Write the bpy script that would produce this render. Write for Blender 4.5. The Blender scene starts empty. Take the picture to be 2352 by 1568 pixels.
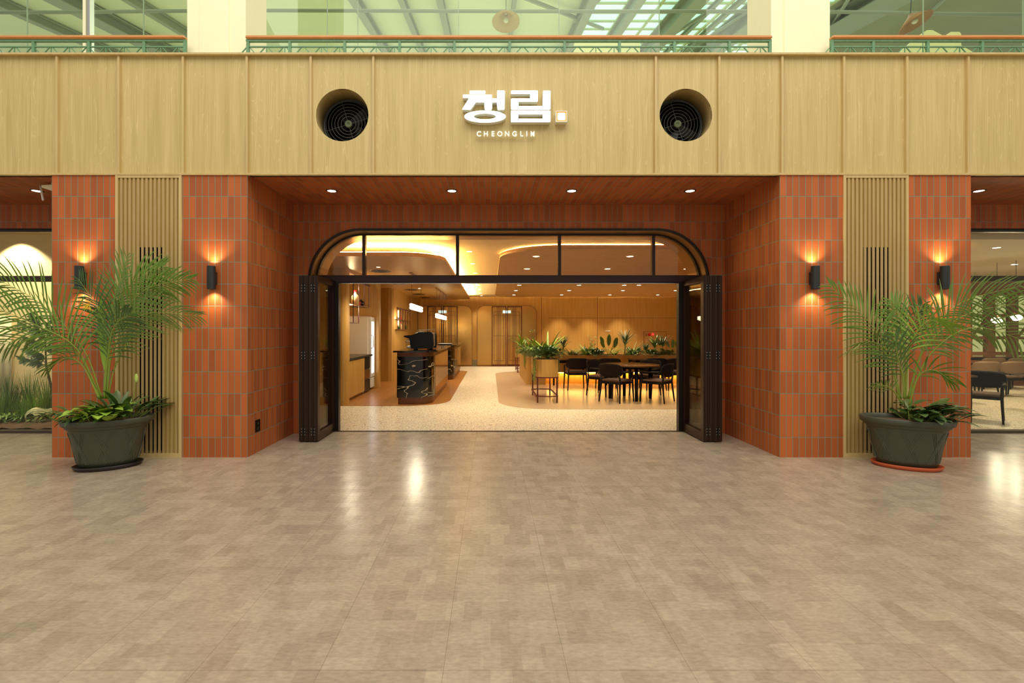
import bpy, math, random
from mathutils import Vector, Matrix
random.seed(7)
C = bpy.context.scene.collection
SC = bpy.context.scene
PI = math.pi

# ------------------------------------------------------------------ camera, world, big lights, exposure
EYE = 1.343          # camera height
FPX = 1110.0         # focal length in pixels of the 2352 frame
VX, VY = 1127.0, 760.0
cam_d = bpy.data.cameras.new('camera'); cam = bpy.data.objects.new('camera', cam_d); C.objects.link(cam)
cam.location = (0, 0, EYE); cam.rotation_euler = (PI/2, 0, 0)
cam_d.sensor_width = 36; cam_d.lens = FPX/2352*36
cam_d.shift_x = (1176-VX)/2352; cam_d.shift_y = (VY-784)/2352
cam_d.clip_start = 0.05; cam_d.clip_end = 200
SC.camera = cam
SC.view_settings.view_transform = 'Standard'; SC.view_settings.look = 'None'
SC.view_settings.gamma = 1; SC.view_settings.exposure = 0.0
SC.view_settings.use_curve_mapping = False
w = bpy.data.worlds.new('world'); SC.world = w; w.use_nodes = True
w.node_tree.nodes['Background'].inputs[0].default_value = (1.0, 0.965, 0.83, 1)
w.node_tree.nodes['Background'].inputs[1].default_value = 0.56
SC.cycles.max_bounces = 8; SC.cycles.diffuse_bounces = 6; SC.cycles.transparent_max_bounces = 12
SC.cycles.sample_clamp_indirect = 2.5
SC.cycles.caustics_reflective = False; SC.cycles.caustics_refractive = False
SC.cycles.use_denoising = True

def light(name, kind, loc, energy, color=(1, 1, 1), size=1, size_y=None, rot=(0, 0, 0), spot=None, blend=.5, parent=None):
    d = bpy.data.lights.new(name, kind); d.energy = energy; d.color = color
    if kind == 'AREA':
        d.size = size
        if size_y: d.shape = 'RECTANGLE'; d.size_y = size_y
    else:
        d.shadow_soft_size = size
    if kind == 'SPOT': d.spot_size = spot; d.spot_blend = blend
    o = bpy.data.objects.new(name, d); C.objects.link(o)
    o.location = loc; o.rotation_euler = rot
    if parent: o.parent = parent; o.location = Vector(loc) - parent.location
    return o
# daylight falling through the atrium roof, high above and behind the camera
light('atrium_daylight', 'AREA', (1.0, -1.0, 11.0), 1500, (1.0, .955, .86), 16, 9, (math.radians(14), 0, 0))
WARM = (1.0, .87, .63); WARM2 = (1.0, .60, .24)

# ------------------------------------------------------------------ helpers
def P(px, py, Y): return Vector(((px-VX)/FPX*Y, Y, EYE-(py-VY)/FPX*Y))
def s2l(c): return tuple(((x/255)/12.92 if x/255 <= .04045 else ((x/255+.055)/1.055)**2.4) for x in c)

class MB:
    """collects shapes for ONE mesh"""
    def __init__(s): s.v = []; s.f = []; s.m = []; s.sm = []
    def add(s, vs, fs, mi=0, smooth=False):
        b = len(s.v); s.v += [Vector(v) for v in vs]
        for f in fs: s.f.append([b+i for i in f]); s.m.append(mi); s.sm.append(smooth)
        return s
    def box(s, x0, x1, y0, y1, z0, z1, mi=0, M=None):
        vs = [Vector((x, y, z)) for z in (z0, z1) for y in (y0, y1) for x in (x0, x1)]
        if M is not None: vs = [M @ v for v in vs]
        return s.add(vs, [(0, 2, 3, 1), (4, 5, 7, 6), (0, 1, 5, 4), (2, 6, 7, 3), (0, 4, 6, 2), (1, 3, 7, 5)], mi)
    def rbox(s, x0, x1, y0, y1, z0, z1, b=.01, mi=0):
        # box with chamfered vertical and horizontal edges
        def ring(i, z):
            X0, X1, Y0, Y1 = x0+i, x1-i, y0+i, y1-i
            return [(X0+b, Y0, z), (X1-b, Y0, z), (X1, Y0+b, z), (X1, Y1-b, z), (X1-b, Y1, z), (X0+b, Y1, z), (X0, Y1-b, z), (X0, Y0+b, z)]
        rs = [ring(b, z0), ring(0, z0+b), ring(0, z1-b), ring(b, z1)]
        vs = sum(rs, []); fs = [tuple(range(7, -1, -1)), tuple(range(24, 32))]
        for k in range(3):
            for i in range(8):
                j = (i+1) % 8; fs.append((k*8+i, k*8+j, k*8+8+j, k*8+8+i))
        return s.add(vs, fs, mi)
    def tube(s, pts, r, n=8, mi=0, cap=True, flat=1.0):
        pts = [Vector(p) for p in pts]; m = len(pts)
        rr = r if isinstance(r, (list, tuple)) else [r]*m
        vs = []; ref = None
        for i in range(m):
            t = (pts[min(i+1, m-1)]-pts[max(i-1, 0)]).normalized()
            if ref is None:
                ref = Vector((0, 0, 1)) if abs(t.z) < .9 else Vector((0, 1, 0))
            a = (ref - t*ref.dot(t))
            if a.length < 1e-4: a = t.orthogonal()
            a.normalize(); ref = a; b = t.cross(a)
            for k in range(n):
                q = 2*PI*k/n + PI/n
                vs.append(pts[i]+(a*math.cos(q)+b*math.sin(q)*flat)*rr[i])
        fs = []
        for i in range(m-1):
            for k in range(n):
                j = (k+1) % n; fs.append((i*n+k, i*n+j, (i+1)*n+j, (i+1)*n+k))
        if cap: fs.append(tuple(range(n-1, -1, -1))); fs.append(tuple((m-1)*n+k for k in range(n)))
        return s.add(vs, fs, mi, n > 6)
    def lathe(s, prof, n=32, c=(0, 0, 0), axis='z', mi=0, sx=1, sy=1, rot=0, close=False):
        vs = []; ca, sa = math.cos(rot), math.sin(rot)
        for (r, h) in prof:
            for k in range(n):
                q = 2*PI*k/n; x, y = r*math.cos(q)*sx, r*math.sin(q)*sy
                x, y = x*ca-y*sa, x*sa+y*ca
                v = (x, y, h) if axis == 'z' else ((x, h, y) if axis == 'y' else (h, x, y))
                vs.append(Vector(v)+Vector(c))
        fs = []
        for i in range(len(prof)-1):
            for k in range(n):
                j = (k+1) % n; fs.append((i*n+k, i*n+j, (i+1)*n+j, (i+1)*n+k))
        if close: fs.append(tuple(range(n-1, -1, -1))); fs.append(tuple((len(prof)-1)*n+k for k in range(n)))
        return s.add(vs, fs, mi, True)
    def prism(s, poly, a0, a1, axis='z', mi=0):
        """extrude a 2D outline; axis z: (x,y) outline; axis y: (x,z) outline; axis x: (y,z)"""
        def V(p, h): return (p[0], p[1], h) if axis == 'z' else ((p[0], h, p[1]) if axis == 'y' else (h, p[0], p[1]))
        n = len(poly); vs = [V(p, a0) for p in poly]+[V(p, a1) for p in poly]
        fs = [tuple(range(n-1, -1, -1)), tuple(range(n, 2*n))]
        for i in range(n):
            j = (i+1) % n; fs.append((i, j, n+j, n+i))
        return s.add(vs, fs, mi)
    def ringprism(s, outer, inner, a0, a1, axis='z', mi=0):
        def V(p, h): return (p[0], p[1], h) if axis == 'z' else ((p[0], h, p[1]) if axis == 'y' else (h, p[0], p[1]))
        n = len(outer); vs = [V(p, h) for h in (a0, a1) for q in (outer, inner) for p in q]; fs = []
        for i in range(n):
            j = (i+1) % n
            fs += [(i, j, n+j, n+i), (2*n+i, 3*n+i, 3*n+j, 2*n+j), (i, 2*n+i, 2*n+j, j), (n+i, n+j, 3*n+j, 3*n+i)]
        return s.add(vs, fs, mi)
    def sphere(s, c, r, n=12, m=8, sc=(1, 1, 1), mi=0, jit=0):
        vs = []; fs = []
        for i in range(m+1):
            th = PI*i/m
            for k in range(n):
                q = 2*PI*k/n; rr = r*(1+random.uniform(-jit, jit))
                vs.append((c[0]+rr*sc[0]*math.sin(th)*math.cos(q), c[1]+rr*sc[1]*math.sin(th)*math.sin(q), c[2]+rr*sc[2]*math.cos(th)))
        for i in range(m):
            for k in range(n):
                j = (k+1) % n; fs.append((i*n+k, (i+1)*n+k, (i+1)*n+j, i*n+j))
        return s.add(vs, fs, mi, True)
    def sheet(s, f, nu, nv, th, mi=0):
        """thick curved sheet, f(u,v)->(pos, normal)"""
        A = []; B = []
        for i in range(nu+1):
            for j in range(nv+1):
                p, nn = f(i/nu, j/nv); A.append(Vector(p)+Vector(nn)*th/2); B.append(Vector(p)-Vector(nn)*th/2)
        n = len(A); fs = []; I = lambda i, j: i*(nv+1)+j
        for i in range(nu):
            for j in range(nv):
                fs.append((I(i, j), I(i+1, j), I(i+1, j+1), I(i, j+1))); fs.append((n+I(i, j), n+I(i, j+1), n+I(i+1, j+1), n+I(i+1, j)))
        for i in range(nu):
            fs.append((I(i, 0), n+I(i, 0), n+I(i+1, 0), I(i+1, 0))); fs.append((I(i, nv), I(i+1, nv), n+I(i+1, nv), n+I(i, nv)))
        for j in range(nv):
            fs.append((I(0, j), I(0, j+1), n+I(0, j+1), n+I(0, j))); fs.append((I(nu, j), n+I(nu, j), n+I(nu, j+1), I(nu, j+1)))
        return s.add(A+B, fs, mi, True)
    def leaf(s, base, d, up, L, W, droop=.3, seg=5, fold=.25, mi=0, shape='lance', taper=0):
        d = Vector(d).normalized(); up = Vector(up)
        side = d.cross(up)
        if side.length < 1e-3: side = d.orthogonal()
        side.normalize(); nrm = side.cross(d).normalized()
        vs = []; p = Vector(base); cur = d.copy()
        for i in range(seg+1):
            t = i/seg
            if shape == 'lance': wd = W*.5*math.sin(PI*min(1, t*.92+.06))**.7
            elif shape == 'blade': wd = W*.5*(1-t)**.6*min(1, .5+t*4)
            elif shape == 'heart': wd = W*.5*(math.sin(PI*min(1, t**.62))**.8 if t > 0 else .25)
            else: wd = W*.5*math.sin(PI*min(1, t*.97+.02))**.55
            if i == seg: wd = W*.01
            n2 = side.cross(cur).normalized()
            vs += [p-side*wd+n2*wd*fold, p.copy(), p+side*wd+n2*wd*fold]
            p = p+cur*(L/seg); cur = (cur+Vector((0, 0, -1))*droop/seg*1.6).normalized()
        fs = []
        for i in range(seg):
            a = i*3; fs += [(a, a+1, a+4, a+3), (a+1, a+2, a+5, a+4)]
        return s.add(vs, fs, mi, True)
    def move(s, M):
        s.v = [M @ v for v in s.v]; return s

MATS = {}
def build(name, mb, mats, parent=None, world=True, origin=None, uv0=(0, 0), label=None, cat=None, group=None, kind=None):
    me = bpy.data.meshes.new(name)
    if parent is None:
        if origin is None:
            xs = [v.x for v in mb.v]; ys = [v.y for v in mb.v]; zs = [v.z for v in mb.v]
            origin = Vector(((min(xs)+max(xs))/2, (min(ys)+max(ys))/2, min(zs)))
    else:
        origin = Vector((0, 0, 0))
        if world:
            q = parent
            while q is not None: origin += q.location; q = q.parent
    off = Vector(origin)
    me.from_pydata([v-off for v in mb.v], [], mb.f)
    ms = mats if isinstance(mats, (list, tuple)) else [mats]
    for m in ms: me.materials.append(m)
    me.polygons.foreach_set('material_index', mb.m)
    me.polygons.foreach_set('use_smooth', mb.sm)
    me.update()
    uv = me.uv_layers.new(name='UVMap')
    nd = uv.data
    for p in me.polygons:
        n = p.normal; ax, ay, az = abs(n.x), abs(n.y), abs(n.z)
        for li in p.loop_indices:
            v = mb.v[me.loops[li].vertex_index]
            if az >= ax and az >= ay: q = (v.x-uv0[0], v.y)
            elif ay >= ax: q = (v.x-uv0[0], v.z-uv0[1])
            else: q = (v.y, v.z-uv0[1])
            nd[li].uv = q
    o = bpy.data.objects.new(name, me); C.objects.link(o)
    if parent is not None: o.parent = parent
    else: o.location = off
    return tag(o, label, cat, group, kind)
def tag(o, label=None, cat=None, group=None, kind=None):
    if label: o['label'] = label
    if cat: o['category'] = cat
    if group: o['group'] = group
    if kind: o['kind'] = kind
    return o
def thing(name, label, cat, loc=(0, 0, 0), rz=0, group=None, kind=None):
    o = bpy.data.objects.new(name, None); C.objects.link(o); o.location = loc; o.rotation_euler = (0, 0, rz)
    o.empty_display_size = .1
    return tag(o, label, cat, group, kind)
def struct(name, mb, m, label, uv0=(0, 0), cat=None):
    return build(name, mb, m, None, origin=Vector((0, 0, 0)), uv0=uv0, label=label, cat=cat or name.split('_')[0], kind='structure')
def dup(root, loc=None, rz=None, label=None, group=None):
    def rec(o, par):
        c = o.copy(); C.objects.link(c); c.parent = par
        for ch in list(o.children): rec(ch, c)
        return c
    r = rec(root, None)
    if loc is not None: r.location = loc
    if rz is not None: r.rotation_euler = (0, 0, rz)
    if label: r['label'] = label
    if group: r['group'] = group
    return r
def roundpoly(pts, rad, n=8):
    out = []; m = len(pts)
    rs = rad if isinstance(rad, (list, tuple)) else [rad]*m
    for i in range(m):
        p = Vector(pts[i]).to_2d(); a = Vector(pts[i-1]).to_2d(); b = Vector(pts[(i+1) % m]).to_2d(); r = rs[i]
        if r <= 0: out.append((p.x, p.y)); continue
        da = (a-p).normalized(); db = (b-p).normalized()
        ang = math.acos(max(-1, min(1, da.dot(db)))); t = min(r/math.tan(ang/2), (a-p).length*.5, (b-p).length*.5)
        rr = t*math.tan(ang/2); cc = p+(da+db).normalized()*(rr/math.sin(ang/2))
        s = p+da*t-cc; e = p+db*t-cc
        a0 = math.atan2(s.y, s.x); a1 = math.atan2(e.y, e.x); d = (a1-a0+PI) % (2*PI)-PI
        for k in range(n+1):
            q = a0+d*k/n; out.append((cc.x+rr*math.cos(q), cc.y+rr*math.sin(q)))
    return out

# ------------------------------------------------------------------ materials
def new_mat(name):
    m = bpy.data.materials.new(name); m.use_nodes = True; nt = m.node_tree
    return m, nt, nt.nodes['Principled BSDF'], nt.nodes.new, nt.links.new
def mat(name, c, rough=.5, metal=0, emit=None, es=0, spec=None, var=0.0, vscale=6, bump=0, coat=0):
    if name in MATS: return MATS[name]
    m, nt, b, N, Lk = new_mat(name); c = s2l(c)
    b.inputs['Roughness'].default_value = rough; b.inputs['Metallic'].default_value = metal
    b.inputs['Base Color'].default_value = (*c, 1)
    if spec is not None: b.inputs['Specular IOR Level'].default_value = spec
    if coat: b.inputs['Coat Weight'].default_value = coat
    if emit: b.inputs['Emission Color'].default_value = (*s2l(emit), 1); b.inputs['Emission Strength'].default_value = es
    tc = N('ShaderNodeTexCoord'); nz = N('ShaderNodeTexNoise'); nz.inputs['Scale'].default_value = vscale; nz.inputs['Detail'].default_value = 4
    Lk(tc.outputs['Object'], nz.inputs['Vector'])
    mx = N('ShaderNodeMixRGB'); mx.blend_type = 'MULTIPLY'; mx.inputs[0].default_value = 1
    rp = N('ShaderNodeMapRange'); rp.inputs['To Min'].default_value = 1-max(var, .02); rp.inputs['To Max'].default_value = 1+max(var, .02)
    Lk(nz.outputs['Fac'], rp.inputs['Value']); mx.inputs[1].default_value = (*c, 1)
    Lk(rp.outputs[0], mx.inputs[2]); Lk(mx.outputs[0], b.inputs['Base Color'])
    if bump:
        bp = N('ShaderNodeBump'); bp.inputs['Strength'].default_value = bump; bp.inputs['Distance'].default_value = .004
        Lk(nz.outputs['Fac'], bp.inputs['Height']); Lk(bp.outputs[0], b.inputs['Normal'])
    MATS[name] = m; return m
def wood(name, c1, c2, rough=.45, sx=14, sy=.7, ribs=0, light=None, amt=.5):
    m, nt, b, N, Lk = new_mat(name)
    tc = N('ShaderNodeTexCoord'); mp = N('ShaderNodeMapping'); mp.inputs['Scale'].default_value = (sx, sy, 1)
    Lk(tc.outputs['UV'], mp.inputs['Vector'])
    nz = N('ShaderNodeTexNoise'); nz.inputs['Scale'].default_value = 1.6; nz.inputs['Detail'].default_value = 6; nz.inputs['Distortion'].default_value = .6
    Lk(mp.outputs[0], nz.inputs['Vector'])
    mp2 = N('ShaderNodeMapping'); mp2.inputs['Scale'].default_value = (sx*4, sy*1.1, 1); Lk(tc.outputs['UV'], mp2.inputs['Vector'])
    n2 = N('ShaderNodeTexNoise'); n2.inputs['Scale'].default_value = 2.5; n2.inputs['Detail'].default_value = 3; Lk(mp2.outputs[0], n2.inputs['Vector'])
    ad = N('ShaderNodeMath'); ad.operation = 'ADD'; Lk(nz.outputs['Fac'], ad.inputs[0]); Lk(n2.outputs['Fac'], ad.inputs[1])
    cr = N('ShaderNodeValToRGB'); e = cr.color_ramp.elements
    e[0].position = .36*1; e[0].color = (*s2l(c2), 1); e[1].position = .64; e[1].color = (*s2l(c1), 1)
    hv = N('ShaderNodeMath'); hv.operation = 'MULTIPLY'; hv.inputs[1].default_value = .5; Lk(ad.outputs[0], hv.inputs[0])
    Lk(hv.outputs[0], cr.inputs[0]); out = cr.outputs[0]
    if light:   # fine pale grain lines running with the veneer
        n3 = N('ShaderNodeTexNoise'); n3.inputs['Scale'].default_value = 1.0; n3.inputs['Detail'].default_value = 1
        mp3 = N('ShaderNodeMapping'); mp3.inputs['Scale'].default_value = (9, .55, 1); Lk(tc.outputs['UV'], mp3.inputs['Vector']); Lk(mp3.outputs[0], n3.inputs['Vector'])
        ml = N('ShaderNodeMath'); ml.operation = 'MULTIPLY'; ml.inputs[1].default_value = 16; Lk(n3.outputs['Fac'], ml.inputs[0])
        fr = N('ShaderNodeMath'); fr.operation = 'FRACT'; Lk(ml.outputs[0], fr.inputs[0])
        c3 = N('ShaderNodeValToRGB'); g = c3.color_ramp.elements; g[0].position = 0; g[0].color = (1, 1, 1, 1); g[1].position = .13; g[1].color = (0, 0, 0, 1)
        Lk(fr.outputs[0], c3.inputs[0])
        fm = N('ShaderNodeMath'); fm.operation = 'MULTIPLY'; fm.inputs[1].default_value = amt; Lk(c3.outputs[0], fm.inputs[0])
        mx = N('ShaderNodeMixRGB'); Lk(fm.outputs[0], mx.inputs[0]); Lk(out, mx.inputs[1]); mx.inputs[2].default_value = (*s2l(light), 1); out = mx.outputs[0]
    Lk(out, b.inputs['Base Color']); b.inputs['Roughness'].default_value = rough
    if ribs:
        sp = N('ShaderNodeSeparateXYZ'); Lk(tc.outputs['UV'], sp.inputs[0])
        mm = N('ShaderNodeMath'); mm.operation = 'MULTIPLY'; mm.inputs[1].default_value = ribs; Lk(sp.outputs['Y'], mm.inputs[0])
        fr = N('ShaderNodeMath'); fr.operation = 'PINGPONG'; fr.inputs[1].default_value = .5; Lk(mm.outputs[0], fr.inputs[0])
        bp = N('ShaderNodeBump'); bp.inputs['Strength'].default_value = 1; bp.inputs['Distance'].default_value = .02
        Lk(fr.outputs[0], bp.inputs['Height']); Lk(bp.outputs[0], b.inputs['Normal'])
    MATS[name] = m; return m
TW, TH = .0686, .2330
def brick(name='terracotta_tile'):
    m, nt, b, N, Lk = new_mat(name)
    tc = N('ShaderNodeTexCoord'); br = N('ShaderNodeTexBrick'); br.offset = 0; br.squash = 1
    br.inputs['Scale'].default_value = 1; br.inputs['Brick Width'].default_value = TW; br.inputs['Row Height'].default_value = TH
    br.inputs['Mortar Size'].default_value = .0046; br.inputs['Mortar Smooth'].default_value = .15; br.inputs['Bias'].default_value = 0
    br.inputs['Color1'].default_value = (*s2l((186, 95, 36)), 1); br.inputs['Color2'].default_value = (*s2l((157, 78, 28)), 1)
    br.inputs['Mortar'].default_value = (*s2l((132, 128, 104)), 1)
    Lk(tc.outputs['UV'], br.inputs['Vector'])
    nz = N('ShaderNodeTexNoise'); nz.inputs['Scale'].default_value = 220; nz.inputs['Detail'].default_value = 2; Lk(tc.outputs['UV'], nz.inputs['Vector'])
    mr = N('ShaderNodeMapRange'); mr.inputs['To Min'].default_value = .8; mr.inputs['To Max'].default_value = 1.2; Lk(nz.outputs['Fac'], mr.inputs['Value'])
    mx = N('ShaderNodeMixRGB'); mx.blend_type = 'MULTIPLY'; mx.inputs[0].default_value = 1; Lk(br.outputs['Color'], mx.inputs[1]); Lk(mr.outputs[0], mx.inputs[2])
    Lk(mx.outputs[0], b.inputs['Base Color']); b.inputs['Roughness'].default_value = .62
    sub = N('ShaderNodeMath'); sub.operation = 'SUBTRACT'; sub.inputs[0].default_value = 1; Lk(br.outputs['Fac'], sub.inputs[1])
    bp = N('ShaderNodeBump'); bp.inputs['Strength'].default_value = .9; bp.inputs['Distance'].default_value = .006
    Lk(sub.outputs[0], bp.inputs['Height']); Lk(bp.outputs[0], b.inputs['Normal'])
    MATS[name] = m; return m
def vinyl_floor():
    m, nt, b, N, Lk = new_mat('vinyl_tile_floor')
    tc = N('ShaderNodeTexCoord')
    def bk(wd, h, off, c1, c2, mort, ms, vec=(0, 0, 0)):
        mp = N('ShaderNodeMapping'); mp.inputs['Location'].default_value = vec; Lk(tc.outputs['UV'], mp.inputs['Vector'])
        br = N('ShaderNodeTexBrick'); br.offset = off; br.inputs['Scale'].default_value = 1
        br.inputs['Brick Width'].default_value = wd; br.inputs['Row Height'].default_value = h; br.inputs['Mortar Size'].default_value = ms
        br.inputs['Mortar Smooth'].default_value = .3
        br.inputs['Color1'].default_value = (*s2l(c1), 1); br.inputs['Color2'].default_value = (*s2l(c2), 1); br.inputs['Mortar'].default_value = (*s2l(mort), 1)
        Lk(mp.outputs[0], br.inputs['Vector']); return br
    A = bk(.085, .16, .5, (178, 162, 138), (150, 134, 114), (164, 148, 128), 0)
    B = bk(.16, .085, .37, (176, 160, 138), (152, 136, 118), (164, 148, 128), 0, (.03, .05, 0))
    mx = N('ShaderNodeMixRGB'); mx.inputs[0].default_value = .5; Lk(A.outputs['Color'], mx.inputs[1]); Lk(B.outputs['Color'], mx.inputs[2])
    S = bk(.49, .975, 0, (255, 255, 255), (255, 255, 255), (205, 200, 195), .0012, (.187, .035, 0))
    m2 = N('ShaderNodeMixRGB'); m2.blend_type = 'MULTIPLY'; m2.inputs[0].default_value = 1; Lk(mx.outputs[0], m2.inputs[1]); Lk(S.outputs['Color'], m2.inputs[2])
    mp = N('ShaderNodeMapping'); mp.inputs['Scale'].default_value = (1, 2.4, 1); Lk(tc.outputs['UV'], mp.inputs['Vector'])
    nz = N('ShaderNodeTexNoise'); nz.inputs['Scale'].default_value = 26; nz.inputs['Detail'].default_value = 5; nz.inputs['Roughness'].default_value = .6; Lk(mp.outputs[0], nz.inputs['Vector'])
    mr = N('ShaderNodeMapRange'); mr.inputs['From Min'].default_value = .3; mr.inputs['From Max'].default_value = .7; mr.inputs['To Min'].default_value = .84; mr.inputs['To Max'].default_value = 1.16; Lk(nz.outputs['Fac'], mr.inputs['Value'])
    m3 = N('ShaderNodeMixRGB'); m3.blend_type = 'MULTIPLY'; m3.inputs[0].default_value = 1; Lk(m2.outputs[0], m3.inputs[1]); Lk(mr.outputs[0], m3.inputs[2])
    Lk(m3.outputs[0], b.inputs['Base Color']); b.inputs['Roughness'].default_value = .22; b.inputs['Specular IOR Level'].default_value = .55
    n4 = N('ShaderNodeTexNoise'); n4.inputs['Scale'].default_value = 7; n4.inputs['Detail'].default_value = 3; Lk(mp.outputs[0], n4.inputs['Vector'])
    bp = N('ShaderNodeBump'); bp.inputs['Strength'].default_value = .12; bp.inputs['Distance'].default_value = .004
    Lk(n4.outputs['Fac'], bp.inputs['Height']); Lk(bp.outputs[0], b.inputs['Normal'])
    return m
def terrazzo():
    m, nt, b, N, Lk = new_mat('pebble_terrazzo'); tc = N('ShaderNodeTexCoord')
    v = N('ShaderNodeTexVoronoi'); v.feature = 'DISTANCE_TO_EDGE'; v.inputs['Scale'].default_value = 30; Lk(tc.outputs['UV'], v.inputs['Vector'])
    cr = N('ShaderNodeValToRGB'); e = cr.color_ramp.elements; e[0].position = .015; e[0].color = (*s2l((138, 108, 72)), 1); e[1].position = .10; e[1].color = (*s2l((244, 230, 200)), 1)
    Lk(v.outputs['Distance'], cr.inputs[0])
    v2 = N('ShaderNodeTexVoronoi'); v2.inputs['Scale'].default_value = 30; Lk(tc.outputs['UV'], v2.inputs['Vector'])
    mx = N('ShaderNodeMixRGB'); mx.blend_type = 'MULTIPLY'; mx.inputs[0].default_value = .10; Lk(cr.outputs[0], mx.inputs[1]); Lk(v2.outputs['Color'], mx.inputs[2])
    Lk(mx.outputs[0], b.inputs['Base Color']); b.inputs['Roughness'].default_value = .28
    return m
def marble():
    m, nt, b, N, Lk = new_mat('black_marble'); tc = N('ShaderNodeTexCoord')
    mp = N('ShaderNodeMapping'); mp.inputs['Rotation'].default_value = (0, 0, .65); mp.inputs['Scale'].default_value = (1, 2.6, 1.0); Lk(tc.outputs['UV'], mp.inputs['Vector'])
    nz = N('ShaderNodeTexNoise'); nz.inputs['Scale'].default_value = 1.6; nz.inputs['Detail'].default_value = 2; nz.inputs['Distortion'].default_value = .35; Lk(mp.outputs[0], nz.inputs['Vector'])
    s = N('ShaderNodeMath'); s.operation = 'SUBTRACT'; s.inputs[1].default_value = .5; Lk(nz.outputs['Fac'], s.inputs[0])
    a = N('ShaderNodeMath'); a.operation = 'ABSOLUTE'; Lk(s.outputs[0], a.inputs[0])
    cr = N('ShaderNodeValToRGB'); e = cr.color_ramp.elements; e[0].position = .0; e[0].color = (*s2l((215, 200, 165)), 1); e[1].position = .010; e[1].color = (*s2l((9, 7, 6)), 1)
    Lk(a.outputs[0], cr.inputs[0]); Lk(cr.outputs[0], b.inputs['Base Color']); b.inputs['Roughness'].default_value = .08
    MATS['marble'] = m; return m
def glass(name, tint=(255, 255, 255), refl=.05, rough=0.0):
    m = bpy.data.materials.new(name); m.use_nodes = True; nt = m.node_tree; nt.nodes.clear(); N = nt.nodes.new; Lk = nt.links.new
    out = N('ShaderNodeOutputMaterial'); tr = N('ShaderNodeBsdfTransparent'); tr.inputs[0].default_value = (*s2l(tint), 1)
    gl = N('ShaderNodeBsdfGlossy'); gl.inputs['Roughness'].default_value = rough; gl.inputs[0].default_value = (.9, .95, .92, 1)
    fr = N('ShaderNodeLayerWeight'); fr.inputs[0].default_value = .5
    pw_ = N('ShaderNodeMath'); pw_.operation = 'POWER'; pw_.inputs[1].default_value = 5; Lk(fr.outputs['Facing'], pw_.inputs[0])
    mr = N('ShaderNodeMapRange'); mr.inputs['To Min'].default_value = refl; mr.inputs['To Max'].default_value = 1; Lk(pw_.outputs[0], mr.inputs['Value'])
    mx = N('ShaderNodeMixShader'); Lk(mr.outputs[0], mx.inputs[0]); Lk(tr.outputs[0], mx.inputs[1]); Lk(gl.outputs[0], mx.inputs[2]); Lk(mx.outputs[0], out.inputs[0])
    return m
def emitm(name, c, s): return mat(name, c, .5, emit=c, es=s)

M_BRICK = brick(); M_FLOOR = vinyl_floor(); M_TERR = terrazzo(); M_MARBLE = marble()
M_FASC = wood('oak_veneer_panel', (208, 186, 126), (186, 162, 102), .5, 12, .45, light=(232, 210, 154), amt=.35)
M_TRIM = wood('oak_batten', (206, 182, 124), (190, 164, 106), .5, 10, .6)
M_SLAT = wood('oak_slat', (186, 158, 104), (170, 140, 88), .5, 20, .8)
M_SLATB = wood('oak_backing', (176, 150, 78), (158, 130, 60), .55, 20, .8)
M_WOODI = wood('interior_oak', (198, 154, 80), (174, 128, 54), .42, 16, .6)
M_WOODC = wood('ceiling_oak', (206, 164, 94), (186, 142, 72), .4, 1.2, 14)
M_WOODR = wood('ribbed_ceiling_oak', (222, 178, 112), (204, 158, 92), .42, 1.0, 12, ribs=14)
M_WOODF = wood('oak_floor', (168, 112, 52), (140, 88, 38), .3, 8, .8)
M_VINI = mat('tan_vinyl', (184, 154, 120), .22, var=.07, vscale=3)
M_CEIL = mat('cream_ceiling', (250, 234, 208), .7)
M_CREAM = mat('cream_plaster', (250, 243, 205), .75, var=.03)
M_VIT = mat('warm_white_plaster', (236, 214, 165), .8)
M_BRONZE = mat('bronze_frame', (50, 31, 22), .36, .5)
M_REVEAL = mat('bronze_reveal', (150, 112, 66), .38, .55)
M_DARK = mat('dark_frame', (26, 18, 14), .35, .3)
M_BLACK = mat('black_paint', (8, 7, 6), .4)
M_CHAR = mat('charcoal_metal', (44, 46, 45), .45, .2)
M_SILV = mat('silver_metal', (200, 200, 198), .25, .9)
M_GREEN = mat('green_patina_metal', (104, 146, 108), .5, var=.3, vscale=40)
M_HAND = wood('orange_handrail', (214, 150, 88), (200, 130, 70), .4, .8, 20)
M_GLASS = glass('clear_glass', (250, 252, 246), .02)
M_GLASSB = glass('bronze_tinted_glass', (250, 238, 218), .03)
M_GLASSU = glass('greenish_window_glass', (244, 250, 236), .03)
M_WHITE = mat('white_plastic', (235, 233, 225), .4)
M_LED = emitm('led_warm', (255, 214, 120), 22)
M_LEDW = emitm('led_white', (255, 246, 232), 14)
M_LETTER = mat('sign_face_lit', (255, 255, 255), .5, emit=(255, 250, 255), es=2.6)
M_LETSIDE = mat('sign_side', (226, 228, 216), .4)
M_LEAF = [mat('leaf_a', (100, 134, 46), .45, var=.35, vscale=9), mat('leaf_b', (140, 174, 60), .42, var=.3, vscale=9), mat('leaf_c', (66, 98, 44), .4, var=.35, vscale=9),
          mat('leaf_d', (112, 138, 64), .5, var=.3, vscale=9), mat('leaf_e', (98, 116, 78), .5, var=.3, vscale=9)]
M_STEM = mat('palm_stem', (138, 160, 62), .5, var=.2)
M_SOIL = mat('soil', (92, 66, 42), .95, var=.5, vscale=60, bump=1)
M_POT = mat('dark_green_pot', (66, 68, 54), .42, var=.08, vscale=8)

# ------------------------------------------------------------------ main dimensions
YF = 5.14; YP = YF+.03; YB = 6.345; YG = 6.54; YI = 6.92; YW = 18.4
XL, XR = -2.588, 3.075        # recess sides at the piers
ZS = 3.0; ZT = 4.297
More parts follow.
